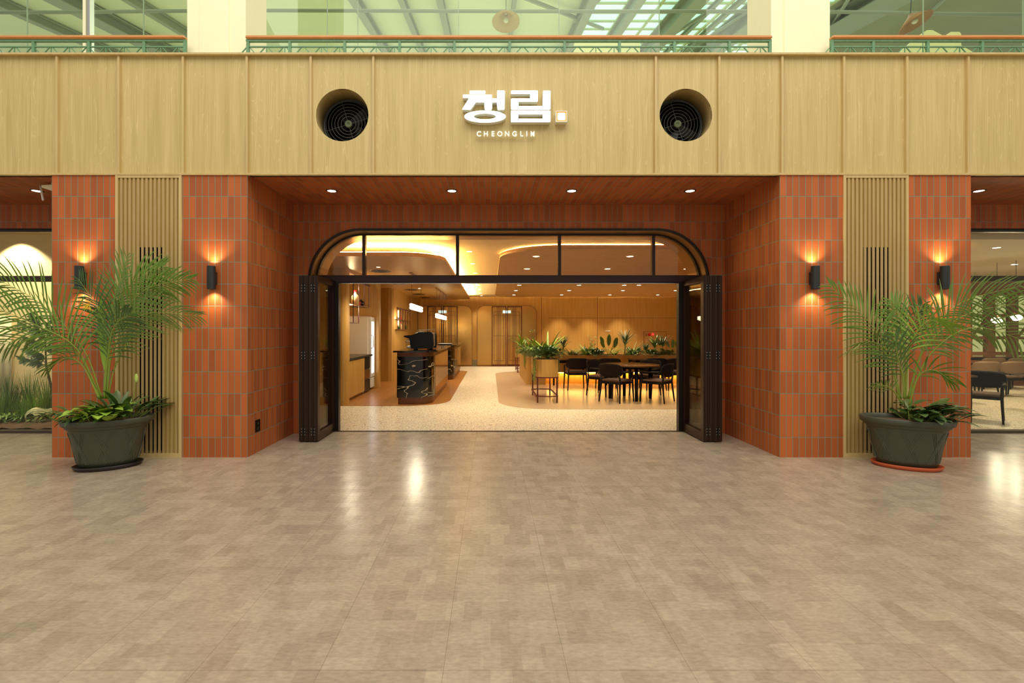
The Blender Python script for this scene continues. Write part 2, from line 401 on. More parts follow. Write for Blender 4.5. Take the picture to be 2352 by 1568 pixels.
# ---- floors
struct('floor', MB().box(-14, 16, -6, YB+.13, -.12, 0).box(-14, -3.6, YB+.13, 8.3, -.12, 0), M_FLOOR, 'grey beige vinyl tile floor of the mall hall', cat='floor')
struct('floor_terrazzo', MB().box(-3.6, 16, YB+.13, YW+.3, -.12, 0), M_TERR, 'pale pebble terrazzo floor inside the restaurant', cat='floor')
p = roundpoly([(-3.6, 8.67), (-.78, 8.67), (-.78, 16.3), (-3.6, 16.3)], [0, .75, .3, 0], 12)
struct('floor_oak_zone', MB().prism(p, 0, .004), M_WOODF, 'brown wood look floor zone under the counters', cat='floor')
p = roundpoly([(.15, 8.3), (5.6, 8.3), (5.6, 16), (.15, 16)], [.9, .3, .3, .9], 12)
struct('floor_tan_zone', MB().prism(p, 0, .004), M_VINI, 'tan floor zone with rounded corners under the tables', cat='floor')
struct('trim_threshold', MB().box(-2.1, 2.6, YB+.11, YB+.15, 0, .006), M_DARK, 'dark threshold strip between hall floor and terrazzo', cat='trim')

# ---- piers and recess
def pier(name, x0, x1, label, u0, inner=None):
    struct(name, MB().box(x0, x1, YF, YB+.2, 0, ZS), M_BRICK, label, (u0, .2125), 'wall')
pier('wall_pier_left_outer', -4.667, -3.985, 'terracotta tiled pier left of the left slatted panel', -4.667)
pier('wall_pier_left_inner', -3.283, XL, 'terracotta tiled pier at the left side of the entrance', XL)
pier('wall_pier_right_inner', XR, 3.746, 'terracotta tiled pier at the right side of the entrance', XR)
pier('wall_pier_right_outer', 4.437, 5.107, 'terracotta tiled pier right of the right slatted panel', 4.437)
struct('ceiling_soffit', MB().box(-14, 16, YP+.01, YB+.2, ZS, ZS+.12), M_BRICK, 'terracotta tiled soffit above the entrance recess', (0, 0), 'ceiling')
# back wall of the recess with the arched opening
AX0, AX1, AZT, AR = -2.372, 2.845, 2.664, .66
def arch(x0, x1, zt, r, z0=0.0, n=14):
    pts = [(x0, z0)]
    for k in range(n+1):
        q = PI-PI/2*k/n; pts.append((x0+r+r*math.cos(q), zt-r+r*math.sin(q)))
    for k in range(n+1):
        q = PI/2-PI/2*k/n; pts.append((x1-r+r*math.cos(q), zt-r+r*math.sin(q)))
    pts.append((x1, z0)); return pts
ar = arch(AX0, AX1, AZT, AR)
poly = [(XL-.2, 0)]+ar+[(XR+.2, 0), (XR+.2, ZS), (XL-.2, ZS)]
struct('wall_entrance', MB().prism(poly, YB, YI, 'y'), M_BRICK, 'terracotta tiled wall around the arched entrance', (XL, .2125), 'wall')
# bronze lining and dark edge
def archband(x0, x1, zt, r, t, y0, y1, z0=0):
    o = arch(x0, x1, zt, r, z0); i = arch(x0+t, x1-t, zt-t, max(r-t, .05), z0)
    mb = MB(); n = len(o); vs = []
    for y in (y0, y1):
        vs += [(a, y, b) for a, b in o]+[(a, y, b) for a, b in i]
    fs = []
    for k in range(n-1):
        fs += [(k, k+1, n+k+1, n+k), (2*n+k, 3*n+k, 3*n+k+1, 2*n+k+1), (k, 2*n+k, 2*n+k+1, k+1), (n+k, n+k+1, 3*n+k+1, 3*n+k)]
    return mb.add(vs, fs)
fr = thing('door_frame', 'arched bronze door frame with transom lights over the entrance', 'door frame', (.236, YG, 0), kind='structure')
build('edge_trim', archband(AX0-.022, AX1+.022, AZT+.022, AR+.022, .024, YB-.02, YB+.012), M_DARK, fr)
build('lining', archband(AX0, AX1, AZT, AR, .012, YB+.012, YI+.01), M_REVEAL, fr)
build('arch_frame', archband(AX0+.012, AX1-.012, AZT-.012, AR-.012, .022, YG-.03, YG+.03, 2.09), M_DARK, fr)
build('transom_bar', MB().box(AX0+.012, AX1-.012, YG-.05, YG+.05, 2.0, 2.093).box(-2.05, 2.53, YG-.02, YG+.02, 1.992, 2.0), M_BRONZE, fr)
build('track', MB().box(-2.05, 2.53, YG-.006, YG+.006, 1.984, 1.992), M_SILV, fr)
for px in (837, 1051, 1284.5, 1499.5):
    x = (px-VX)/FPX*YG
    z1 = 2.63
    build('mullion', MB().box(x-.021, x+.021, YG-.035, YG+.035, 2.093, z1), M_BRONZE, fr)
build('transom_glass', MB().prism([(a, b) for a, b in arch(AX0+.03, AX1-.03, AZT-.03, AR-.03, 2.093)], YG-.004, YG+.004, 'y'), M_GLASSB, fr)
for x in (-2.068, 2.548):
    build('post', MB().box(x-.034, x+.034, YG-.08, YG+.0, 0.0, 2.0), M_DARK, fr)

# ---- folding doors
def leafdoor(n, xc, y0, y1, hinge_end, label, glassm):
    t = thing('door_%d' % n, label, 'door', (xc, (y0+y1)/2, 0), kind='structure', group='folded glass door leaves')
    h = .0265; z0, z1 = .012, 2.012; s = .075
    mb = MB().box(xc-h, xc+h, y0, y0+s, z0, z1).box(xc-h, xc+h, y1-s, y1, z0, z1).box(xc-h, xc+h, y0+s, y1-s, z0, z0+.11).box(xc-h, xc+h, y0+s, y1-s, z1-s, z1)
    mb.box(xc-h*.45, xc+h*.45, y0-.006, y0, z0, z1)
    build('frame', mb, M_BRONZE, t)
    build('pane', MB().box(xc-.006, xc+.006, y0+s, y1-s, z0+.11, z1-s), glassm, t)
    return t
k = 0
sides = []
for side, xs in ((-1, [-2.112, -2.170, -2.228, -2.286]), (1, [2.592, 2.650, 2.708, 2.766])):
    nm = ['innermost leaf of the %s folded door stack, its glass facing the opening', 'second leaf of the %s folded door stack', 'third leaf of the %s folded door stack', 'outermost leaf of the %s folded door stack, beside the brick wall']
    for i, x in enumerate(xs):
        k += 1
        d = leafdoor(k, x, 5.83, 6.50, 0, nm[i] % ('left' if side < 0 else 'right'), M_GLASSB)
        if i % 2 == 1:
            xh = x+side*(-.029)
            for z in (.13, 1.05, 1.86):
                mb = MB().box(xh-.004, xh+.004, 5.812, 5.826, z-.045, z+.045, 1)
                for dz in (-.035, 0, .035):
                    for dx in (-.018, .018): mb.box(xh+dx-.003, xh+dx+.003, 5.815, 5.823, z+dz-.004, z+dz+.004, 0)
                mb.box(xh-.02, xh+.02, 5.823, 5.829, z-.05, z+.05, 1)
                build('hinge', mb, [M_SILV, M_DARK], d)

# ---- slatted panels
def slatpanel(x0, x1, label):
    t = thing('slatted_panel', label, 'panel', ((x0+x1)/2, YF+.05, 0), group='slatted oak panels in the piers')
    build('panel_frame', MB().box(x0, x0+.028, YF-.012, YF+.1, 0, ZS).box(x1-.028, x1, YF-.012, YF+.1, 0, ZS).box(x0+.028, x1-.028, YF-.01, YF+.1, ZS-.03, ZS).box(x0+.028, x1-.028, YF-.012, YF+.1, 0, .045), M_TRIM, t)
    cx0 = x0+.22; cx1 = cx0+.285; zt = 2.235
    bk = MB().box(x0+.028, cx0, YF+.006, YF+.02, .045, ZS-.03).box(cx1, x1-.028, YF+.006, YF+.02, .045, ZS-.03).box(cx0, cx1, YF+.006, YF+.02, zt, ZS-.03)
    build('backing', bk, M_SLATB, t)
    build('shaft', MB().box(cx0-.02, cx1+.02, YF+.3, YF+.32, 0, zt+.05).box(cx0-.02, cx0, YF+.02, YF+.3, 0, zt+.05).box(cx1, cx1+.02, YF+.02, YF+.3, 0, zt+.05).box(cx0, cx1, YF+.02, YF+.3, zt, zt+.02), M_BLACK, t)
    n = 14; W = (x1-x0-.056); pit = W/(n+.45); mb = MB()
    for i in range(n):
        x = x0+.028+pit*(i+.72); mb.box(x-.0115, x+.0115, YF-.006, YF+.006, .045, ZS-.03)
    mb.box(cx0, cx1, YF+.024, YF+.038, 1.36, 1.385)
    build('slats', mb, M_SLAT, t)
slatpanel(-3.985, -3.283, 'tall slatted oak panel in the left pier, behind the left potted palm')
slatpanel(3.746, 4.437, 'tall slatted oak panel in the right pier, behind the right potted palm')
struct('wall_pier_core_left', MB().box(-3.985, -3.283, YF+.34, YB+.2, 0, ZS), M_DARK, 'dark core of the left pier behind the slats', cat='wall')
struct('wall_pier_core_right', MB().box(3.746, 4.437, YF+.34, YB+.2, 0, ZS), M_DARK, 'dark core of the right pier behind the slats', cat='wall')

# ---- fascia
HX = [(-1.588, 3.653), (2.088, 3.653)]; HR = .281
tr_px = [-18, 129, 271, 419, 566, 713, 857, 1507, 1653, 1798, 1940, 2085, 2226, 2372]
tx = [(p-VX)/216 for p in tr_px]
xs = [-14]+tx+[16]
def holed(x0, x1, z0, z1, cx, cz, r, y0, y1, n=48):
    o = []; i = []
    corners = [math.atan2(z1-cz, x1-cx), math.atan2(z1-cz, x0-cx), math.atan2(z0-cz, x0-cx)+2*PI, math.atan2(z0-cz, x1-cx)+2*PI]
    angs = sorted(set([2*PI*k/n for k in range(n)]+[a % (2*PI) for a in corners]))
    for a in angs:
        c, s = math.cos(a), math.sin(a)
        t = min([((x1-cx)/c if c > 0 else (x0-cx)/c) if abs(c) > 1e-9 else 1e9, ((z1-cz)/s if s > 0 else (z0-cz)/s) if abs(s) > 1e-9 else 1e9])
        o.append((cx+c*t, cz+s*t)); i.append((cx+c*r, cz+s*r))
    return MB().ringprism(o, i, y0, y1, 'y')
fb = MB()
for a, b in zip(xs[:-1], xs[1:]):
    h = [q for q in HX if a < q[0] < b and b-a < 1]
    if h: m2 = holed(a, b, ZS, ZT, h[0][0], h[0][1], HR, YP, YP+.03); fb.add(m2.v, m2.f)
    else: fb.box(a, b, YP, YP+.03, ZS, ZT)
struct('wall_fascia', fb, M_FASC, 'light oak veneer fascia above the entrance carrying the lit sign', (0, 0), 'wall')
struct('wall_fascia_core', MB().box(-14, -2.3, YP+.26, YP+.3, ZS+.12, ZT-.05).box(2.8, 16, YP+.26, YP+.3, ZS+.12, ZT-.05).box(-1.0, 1.5, YP+.26, YP+.3, ZS+.12, ZT-.05), M_DARK, 'dark backing behind the oak fascia', cat='wall')
for i, x in enumerate(tx):
    struct('trim_%d' % (i+1), MB().box(x-.0115, x+.0115, YF+.002, YP, ZS+.02, ZT-.02), M_TRIM, 'vertical oak batten number %d from the west on the fascia' % (i+1) if False else 'slim vertical oak batten between fascia panels', cat='batten')
struct('trim_20', MB().box(-14, 16, YF-.015, YP+.16, ZT-.02, ZT), M_TRIM, 'oak cap strip along the top of the fascia', cat='batten')
struct('trim_21', MB().box(-14, 16, YF-.015, YP+.012, ZS, ZS+.02), M_TRIM, 'oak strip along the bottom of the fascia', cat='batten')

# ---- duct fans
for i, (hx, hz) in enumerate(HX):
    side = ['left', 'right'][i]
    t = thing('duct_fan', 'round ventilation fan in the %s hole of the oak fascia' % side, 'fan', (hx, YP, hz-HR), group='ventilation fans in the fascia')
    build('duct', MB().lathe([(HR, YP+.0), (HR, YP+.235), (HR+.012, YP+.235), (HR+.012, YP+.0)], 48, (hx, 0, hz), 'y'), M_TRIM, t)
    build('housing', MB().lathe([(HR+.012, YP+.235), (HR+.03, YP+.5), (.001, YP+.5)], 48, (hx, 0, hz), 'y').lathe([(.285, YP+.236), (.262, YP+.236), (.262, YP+.256), (.285, YP+.256)], 48, (hx, 0, hz), 'y'), M_BLACK, t)
    g = MB()
    for r in (.082, .117, .152, .187, .222, .252):
        g.tube([(hx+r*math.cos(2*PI*k/40), YP+.225, hz+r*math.sin(2*PI*k/40)) for k in range(41)], .0022, 6, cap=False)
    for a in (0, PI/2, PI, 3*PI/2): g.tube([(hx+.04*math.cos(a+.3), YP+.232, hz+.04*math.sin(a+.3)), (hx+.27*math.cos(a+.3), YP+.232, hz+.27*math.sin(a+.3))], .002, 6)
    build('grille', g, mat('fan_grille_grey', (110, 114, 104), .4, .3), t)
    build('hub', MB().lathe([(.001, YP+.222), (.012, YP+.222), (.012, YP+.218), (.041, YP+.218), (.041, YP+.24)], 24, (hx, 0, hz), 'y'), mat('fan_hub_green', (104, 116, 84), .5), t)
    bl = MB()
    for q in range(5):
        a = 2*PI*q/5+.5; M = Matrix.Translation((hx, YP+.3, hz)) @ Matrix.Rotation(a, 4, 'Y') @ Matrix.Rotation(.5, 4, 'X')
        bl.box(.03, .25, -.004, .004, -.05, .05, 0, M)
    build('blades', bl, M_BLACK, t)

# ---- the lit sign
YSN = 5.095
def sp(x, y): v = P(1050+x/8.4, 190+y/8.4, YSN); return (v.x, v.z)
sg = thing('sign', 'white lit sign of two large Korean syllables above small Latin letters on the fascia', 'sign', (P(1183, 310, YP).x, YP, P(0, 312, YP).z))
def letter(name, mbf):
    b = MB()
    mbf(b, YSN, YSN+.004, 0); mbf(b, YSN+.004, YP-.006, 1)
    build(name, b, [M_LETTER, M_LETSIDE], sg)
def lp(poly): return lambda b, y0, y1, mi: b.prism([sp(*q) for q in poly], y0, y1, 'y', mi)
def rr(x0, y0, x1, y1, r=12): return roundpoly([(x0, y0), (x1, y0), (x1, y1), (x0, y1)], r, 4)
letter('syllable_stroke', lp(rr(240, 152, 545, 212)))
letter('syllable_stroke', lp(rr(112, 228, 670, 290)))
letter('syllable_stroke', lp([(235, 288), (100, 505), (108, 517), (255, 517), (362, 375), (522, 375), (530, 500), (545, 517), (660, 517), (672, 500), (680, 375), (768, 375), (775, 500), (790, 517), (905, 517), (915, 500), (918, 162), (905, 148), (780, 148), (772, 165), (768, 302), (415, 302), (425, 288)]))
def ell(cx, cy, rx, ry, n=48): return [(cx+rx*math.cos(2*PI*k/n), cy+ry*math.sin(2*PI*k/n)) for k in range(n)]
letter('syllable_ring', lambda b, y0, y1, mi: b.ringprism([sp(*q) for q in ell(538, 650, 400, 117)], [sp(*q) for q in ell(536, 648, 215, 57)], y0, y1, 'y', mi))
letter('syllable_stroke', lp([(1050, 150), (1040, 163), (1040, 200), (1050, 212), (1410, 212), (1410, 302), (1050, 302), (1040, 315), (1040, 500), (1052, 515), (1785, 515), (1800, 500), (1800, 165), (1788, 152), (1670, 152), (1658, 165), (1652, 448), (1185, 448), (1185, 362), (1540, 362), (1557, 350), (1557, 163), (1545, 150)]))
letter('syllable_box', lambda b, y0, y1, mi: b.ringprism([sp(*q) for q in rr(1037, 537, 1800, 757)], [sp(*q) for q in rr(1180, 603, 1652, 692, 2)], y0, y1, 'y', mi))
b = MB()
b.ringprism([sp(*q) for q in rr(1900, 538, 2125, 757, 14)], [sp(*q) for q in rr(1916, 554, 2110, 740, 6)], YSN, YP-.006, 'y', 0)
b.ringprism([sp(*q) for q in rr(1916, 554, 2110, 740, 6)], [sp(*q) for q in rr(1940, 578, 2088, 716, 20)], YSN+.004, YP-.006, 'y', 1)
b.prism([sp(*q) for q in rr(1940, 578, 2088, 716, 20)], YSN+.003, YP-.006, 'y', 2)
build('square_dot', b, [M_LETSIDE, mat('sign_orange_rim', (255, 150, 50), .5, emit=(255, 150, 50), es=.7), M_LETTER], sg)
for ch, cx in zip('CHEONGLIM', (418, 553, 690, 825, 966, 1110, 1247, 1347, 1460)):
    cd = bpy.data.curves.new('t', 'FONT'); cd.body = ch; cd.size = .075; cd.extrude = .008; cd.offset = .0018; cd.align_x = 'CENTER'
    o = bpy.data.objects.new('t', cd); C.objects.link(o); dg = bpy.context.evaluated_depsgraph_get(); dg.update()
    me = bpy.data.meshes.new_from_object(o.evaluated_get(dg)); C.objects.unlink(o); bpy.data.objects.remove(o)
    x, z = sp(cx, 1008)
    me.transform(Matrix.Rotation(PI/2, 4, 'X') @ Matrix.Diagonal((.78 if ch == 'M' else .95, 1, 1, 1))); me.materials.clear(); me.materials.append(mat('letter_white', (244, 246, 232), .4, emit=(250, 252, 238), es=.25))
    lo = bpy.data.objects.new('letter', me); C.objects.link(lo); lo.parent = sg; lo.location = Vector((x, YSN+.035, z))-sg.location
light('sign_glow', 'AREA', (0.26, YSN-.006, 3.66), 1.6, (1, .93, 1), .9, .3, (PI/2, 0, PI), parent=sg) if False else None

# ---- sconces
for gx, lab in ((-4.324, 'black up and down wall sconce on the left outer pier'), (-2.936, 'black up and down wall sconce left of the entrance'), (3.412, 'black up and down wall sconce right of the entrance'), (4.773, 'black up and down wall sconce on the right outer pier')):
    yc = YF-.062; z0, z1 = 1.782, 2.026
    t = thing('wall_sconce', lab, 'wall lamp', (gx, YF, z0), group='wall sconces on the piers')
    build('lamp_body', MB().lathe([(.034, z0+.012), (.034, z0), (.0395, z0), (.041, z0+.0015), (.041, z0+.003), (.041, z1-.003), (.041, z1-.0015), (.0395, z1), (.034, z1), (.034, z1-.02), (.03, z1-.02), (.03, z0+.012)], 24, (gx, yc, 0)), M_CHAR, t)
    build('mount', MB().box(gx-.028, gx+.028, YF-.026, YF, z0+.06, z1-.06), M_CHAR, t)
    for zl in (z0+.008, z1-.012): build('lens', MB().lathe([(.001, zl), (.031, zl), (.031, zl+(.004 if zl < 1.9 else -.004))], 20, (gx, yc, 0)), emitm('sconce_lens', (255, 236, 210), 4), t)
    light('uplight', 'SPOT', (gx, yc, z1+.003), 11, (1, .76, .48), .012, rot=(PI, 0, 0), spot=math.radians(125), blend=.9, parent=t)
    light('downlight', 'SPOT', (gx, yc, z0-.003), 11, (1, .76, .48), .012, rot=(0, 0, 0), spot=math.radians(125), blend=.9, parent=t)

# ---- recessed lights
def downlight(name, x, y, z, lab, grp, r=.045, e=6, col=WARM, spot=110, ring=None, es=None):
    t = thing(name, lab, 'ceiling light', (x, y, z), group=grp)
    build('ring', MB().lathe([(r*1.0, z-.001), (r*1.0, z-.006), (r*1.3, z-.004), (r*1.35, z)], 20, (x, y, 0)), ring or M_DARK, t)
    build('lens', MB().lathe([(.0005, z-.003), (r, z-.003)], 20, (x, y, 0)), es or M_LEDW, t)
    if e: light('beam', 'SPOT', (x, y, z-.02), e*(14.5 if z < 2.9 else 1), col, .03, spot=math.radians(spot), blend=.8, parent=t)
    return t
for x, lab in ((-1.878, 'leftmost of the four'), (-.458, 'second from left of the four'), (.957, 'third from left of the four'), (2.356, 'rightmost of the four')):
    downlight('recessed_light', x, 5.71, ZS, '%s small recessed lights in the tiled entrance soffit' % lab, 'recessed lights in the tiled soffit', .05, 2.5, (1, .85, .65))
downlight('recessed_light', -5.36, 5.71, ZS, 'recessed light in the soffit beyond the left pier', 'recessed lights in the tiled soffit', .05, 2)
downlight('recessed_light', 5.77, 5.71, ZS, 'recessed light in the soffit beyond the right pier', 'recessed lights in the tiled soffit', .05, 2)

# socket on the left reveal wall
t = thing('wall_socket', 'black double wall socket low on the left brick reveal', 'socket', (XL, 5.36, .22))
build('plate', MB().box(XL, XL+.008, 5.31, 5.41, .23, .36), M_BLACK, t)
for z in (.265, .32): build('outlet', MB().lathe([(.001, XL+.009), (.017, XL+.009), (.02, XL+.0085)], 16, (0, 5.36, z), 'x'), mat('socket_grey', (50, 46, 40), .5), t)
# bracket under soffit left of the left pier
t = thing('ceiling_bracket', 'cream metal bracket with slanted white bar hanging under the soffit, left edge', 'bracket', (-4.95, 5.5, 2.9))
a = P(97, 427, 5.4); 
build('arm', MB().prism([(a.x+.01, 2.965), (a.x+.01, 2.94), (a.x+.2, 2.88), (a.x+.3, 2.88), (a.x+.3, 2.985)], 5.38, 5.5, 'y').box(a.x+.1, a.x+.2, 5.4, 5.48, 2.985, 3.0), M_CREAM, t)
build('bar', MB().tube([P(93, 426, 5.4), P(99, 460, 5.36)], .011, 8), M_WHITE, t)

# ------------------------------------------------------------------ interior shell
ZC = 2.655
struct('ceiling', MB().box(-4.9, 16, YI, YW+.3, ZC, ZC+.1), M_CEIL, 'cream ceiling inside the restaurant', cat='ceiling')
lp0 = roundpoly([(-3.6, 7.36), (-.74, 7.36), (-.74, 17.5), (-3.6, 17.5)], [0, .65, .3, 0], 12)
struct('ceiling_oak_canopy', MB().prism(lp0, 2.483, 2.545), M_WOODC, 'dropped oak ceiling canopy with glowing cove above the counters', cat='ceiling')
lp1 = roundpoly([(.15, 7.28), (7.4, 7.28), (7.4, 17.5), (.15, 17.5)], [.95, .3, .3, .9], 12)
struct('ceiling_ribbed_panel', MB().prism(lp1, 2.58, 2.64), M_WOODR, 'ribbed oak ceiling panel over the dining tables', cat='ceiling')
# cove strips (real led tape lying on the canopy and behind the panel edge)
def strip(path, z, w_, m, name, lab, cat='light strip', hh=.006):
    mb = MB()
    for a, b in zip(path[:-1], path[1:]):
        a = Vector((a[0], a[1], 0)); b = Vector((b[0], b[1], 0)); d = (b-a).normalized(); s = Vector((-d.y, d.x, 0))*w_/2
        vs = [a-s, a+s, b+s, b-s]; mb.add([v+Vector((0, 0, z)) for v in vs]+[v+Vector((0, 0, z+hh)) for v in vs], [(3, 2, 1, 0), (4, 5, 6, 7), (0, 1, 5, 4), (1, 2, 6, 5), (2, 3, 7, 6), (3, 0, 4, 7)])
    return build(name, mb, m, label=lab, cat=cat)
ins = roundpoly([(-3.3, 7.40), (-.78, 7.40), (-.78, 17.4), (-3.3, 17.4)], [0, .62, .28, 0], 12)
strip(ins[:-1], 2.547, .03, emitm('led_cove', (255, 214, 130), 520), 'light_strip', 'warm glowing cove light on top of the oak canopy')
ins = roundpoly([(.20, 7.33), (7.3, 7.33), (7.3, 17.4), (.20, 17.4)], [.9, .3, .3, .85], 12)
strip(ins, 2.6415, .02, emitm('led_panel_edge', (255, 210, 120), 150), 'light_strip', 'thin warm light line around the ribbed ceiling panel')

struct('wall_back', MB().box(-3.6, 8.5, YW, YW+.2, 0, ZC), M_WOODI, 'oak panelled back wall with two arched mirror niches', cat='wall')
struct('wall_service_left', MB().prism(roundpoly([(-3.6, 8.72), (-2.61, 8.72), (-2.61, 8.96), (-3.6, 8.96)], [0, .1, .02, 0], 6), 0, ZC)
       .prism(roundpoly([(-3.6, 11.33), (-2.61, 11.33), (-2.61, 11.5), (-3.6, 11.5)], [0, .03, .03, 0], 4), 0, ZC)
       .box(-2.66, -2.61, 8.96, 11.33, 2.42, ZC), M_WOODI, 'oak side wall with the open shelf niche by the fridge', cat='wall')
struct('wall_niche_back', MB().box(-3.6, -3.5, 6.9, YW, 0, ZC), M_WOODI, 'oak wall at the back of the service niche', cat='wall')
struct('wall_service_corner', MB().prism([(-2.66, 11.33), (-2.61, 11.33), (-2.61, 11.0)], 2.0, 2.0), M_WOODI, 'oak corner piece of the niche', cat='wall') if False else None
# rounded top corner of niche opening
pts = [(11.33, 2.42), (11.33, 2.05)]+[(11.33-.37+.37*math.cos(q), 2.05+.37*math.sin(q)) for q in [PI/2*k/8 for k in range(9)]]
struct('trim_22', MB().prism(pts, -2.66, -2.61, 'x'), M_WOODI, 'rounded oak corner of the shelf niche', cat='trim')
wp = [(-3.5, 12.85), (-2.72, 12.85), (-2.64, 12.88), (-2.59, 12.95), (-2.57, 13.05), (-2.78, YW), (-3.5, YW)]
struct('wall_side_left', MB().prism(wp, 0, ZC), M_WOODI, 'oak side wall with the lit bottle shelf window', cat='wall')
struct('wall_front_left', MB().box(-4.9, -2.36, YI-.18, YI, 0, ZC).box(-3.6, -3.5, YI, 8.8, 0, ZC), M_CREAM, 'plaster wall behind the left pier', cat='wall')
struct('wall_front_right', MB().box(2.83, 5.4, YI-.18, YI, 0, ZC), M_CREAM, 'plaster wall behind the right pier', cat='wall')
struct('wall_partition_right', MB().box(8.5, 8.6, 13, YW, 0, ZC), M_WOODI, 'oak partition wall between the dining areas', cat='wall')
struct('wall_far_right', MB().box(16, 16.1, YB, 13.2, 0, ZC), M_CREAM, 'plaster end wall of the right dining area', cat='wall')
# added window wall standing in for the reflected building opposite
wt = thing('window_3', 'timber framed window wall standing in for the reflected building opposite, right dining area', 'window', (12, 13, 0), kind='structure')
mb = MB().box(8.5, 16, 13, 13.15, 0, .78).box(8.5, 16, 13, 13.15, 2.3, ZC)
for i in range(13): x = 8.5+i*.62; mb.box(x-.1, x+.1, 12.98, 13.12, .78, 2.3)
mb.box(8.5, 16, 13, 13.1, 1.12, 1.2).box(8.5, 16, 13, 13.1, 1.72, 1.8)
for i in range(12):
    x = 8.6+i*.62
    if i % 2: mb.tube([(x, 12.99, 1.2), (x+.42, 12.99, 1.72)], .03, 4)
build('window_frame', mb, mat('brown_timber', (160, 104, 62), .5), wt)
build('pane', MB().box(8.5, 16, 13.05, 13.06, .78, 2.3), glass('standin_window_glass', (246, 246, 208), .03), wt)

# joints in the back wall
for px in (1244, 1372):
    x = (px-VX)/FPX*YW; struct('trim_%d' % (23 if px == 1244 else 24), MB().box(x-.008, x+.008, YW-.004, YW, 0, ZC), mat('joint_dark', (96, 56, 18), .6), 'narrow dark joint in the oak back wall', cat='trim')
struct('trim_25', MB().box(2.2, 8.5, YW-.003, YW, 1.83, 1.84), MATS['joint_dark'], 'horizontal joint in the oak back wall', cat='trim')

# arched mirror niches with lattice doors
def s_at(px, Y=YW): return (px-VX)/FPX*Y
def z_at(py, Y=YW): return EYE+(VY-py)/FPX*Y
M_MIRR = mat('bronze_mirror', (222, 172, 92), .2, .75, var=.05, vscale=2)
for x0, x1, d0, d1, nm in ((949, 1084, 982, 1051, 'left'), (1096.5, 1231.5, 1129.5, 1198.5, 'right')):
    X0, X1 = s_at(x0), s_at(x1); zt = z_at(702)
    X0 = max(X0, -2.76)
    t = thing('mirror_niche', '%s arched bronze mirror niche in the back wall' % nm, 'mirror', ((X0+X1)/2, YW, 0), group='arched mirror niches')
    build('mirror', MB().prism(arch(X0, X1, zt, .3, .03), YW-.006, YW-.001, 'y'), M_MIRR, t)
    build('edge', archband(X0-.012, X1+.012, zt+.012, .31, .014, YW-.03, YW, 0), mat('edge_brass', (140, 96, 44), .4, .6), t)
    build('base_strip', MB().box(X0, X1, YW-.02, YW-.001, 0.0, .05), mat('edge_brass', (140, 96, 44), .4, .6), t)
    D0, D1 = s_at(d0), s_at(d1); m_ = (D0+D1)/2
    for q, (a, b_) in enumerate(((D0, m_-.02), (m_+.02, D1))):
        lt = thing('lattice_door', '%s lattice leaf of dark red bars in front of the %s mirror niche' % (['left', 'right'][q], nm), 'lattice door', ((a+b_)/2, YW-.06, 0), group='dark red lattice doors')
        f = .028
        build('frame', MB().box(a, a+f, YW-.09, YW-.05, .03, zt-.02).box(b_-f, b_, YW-.09, YW-.05, .03, zt-.02).box(a, b_, YW-.09, YW-.05, zt-.05, zt-.02).box(a, b_, YW-.09, YW-.05, .03, .07), mat('dark_red_lacquer', (84, 26, 14), .4), lt)
        g = MB(); Wd = b_-a
        for fx in (.36, .42, .48, .54, .6): g.box(a+Wd*fx-.003, a+Wd*fx+.003, YW-.078, YW-.064, .07, zt-.05)
        for fx in (.16, .84): g.box(a+Wd*fx-.004, a+Wd*fx+.004, YW-.078, YW-.064, .22, zt-.22)
        for z in (.22, zt-.22): g.box(a+Wd*.16, a+Wd*.84, YW-.078, YW-.064, z-.004, z+.004)
        for z in (z_at(771), z_at(724)): g.box(a+f, b_-f, YW-.076, YW-.066, z-.004, z+.004)
        build('bars', g, MATS['dark_red_lacquer'], lt)
    ex = thing('exit_sign', 'small lit green and white exit light between the %s lattice doors' % nm, 'exit sign', (m_, YW-.04, z_at(716)), group='exit lights by the mirror niches')
    build('housing', MB().box(m_-.16, m_+.16, YW-.03, YW-.008, z_at(719.5), z_at(712.5)), M_WHITE, ex)
    build('panel', MB().box(m_-.15, m_+.15, YW-.034, YW-.03, z_at(719), z_at(713)), emitm('exit_glow', (214, 255, 236), 1.3), ex)
for px in (1090, ):
    build('baseboard_pillar', MB().box(s_at(1084.5), s_at(1096), YW-.03, YW, 0, .25), mat('grey_stone', (122, 112, 84), .6), label='grey stone base block between the mirror niches', cat='base', kind='structure')

# wall items at right
t = thing('hydrant_cabinet', 'oak faced fire hydrant cabinet with red emblem in the back wall', 'fire hydrant cabinet', (s_at(1497), YW, z_at(795)))
x0, x1 = s_at(1479), s_at(1530); z0, z1 = z_at(820), z_at(762)
build('cabinet_door', MB().box(x0, x1, YW-.02, YW, z0, z1), M_WOODI, t)
build('door_gap', MB().ringprism([(x0-.012, z0-.012), (x1+.012, z0-.012), (x1+.012, z1+.012), (x0-.012, z1+.012)], [(x0, z0), (x1, z0), (x1, z1), (x0, z1)], YW-.015, YW, 'y'), MATS['joint_dark'], t)
build('emblem', MB().lathe([(.001, YW-.03), (.062, YW-.03), (.062, YW-.02)], 20, (s_at(1491), 0, z_at(768.3)), 'y'), mat('emblem_red', (190, 20, 10), .5), t)
build('side_text', MB().box(s_at(1484)-.012, s_at(1484)+.012, YW-.024, YW-.02, z_at(772), z_at(766)), M_BLACK, t)
build('lamp', MB().sphere((s_at(1499), YW-.04, z_at(767.3)), .036, 12, 8), emitm('red_lamp', (255, 40, 40), 3), t)
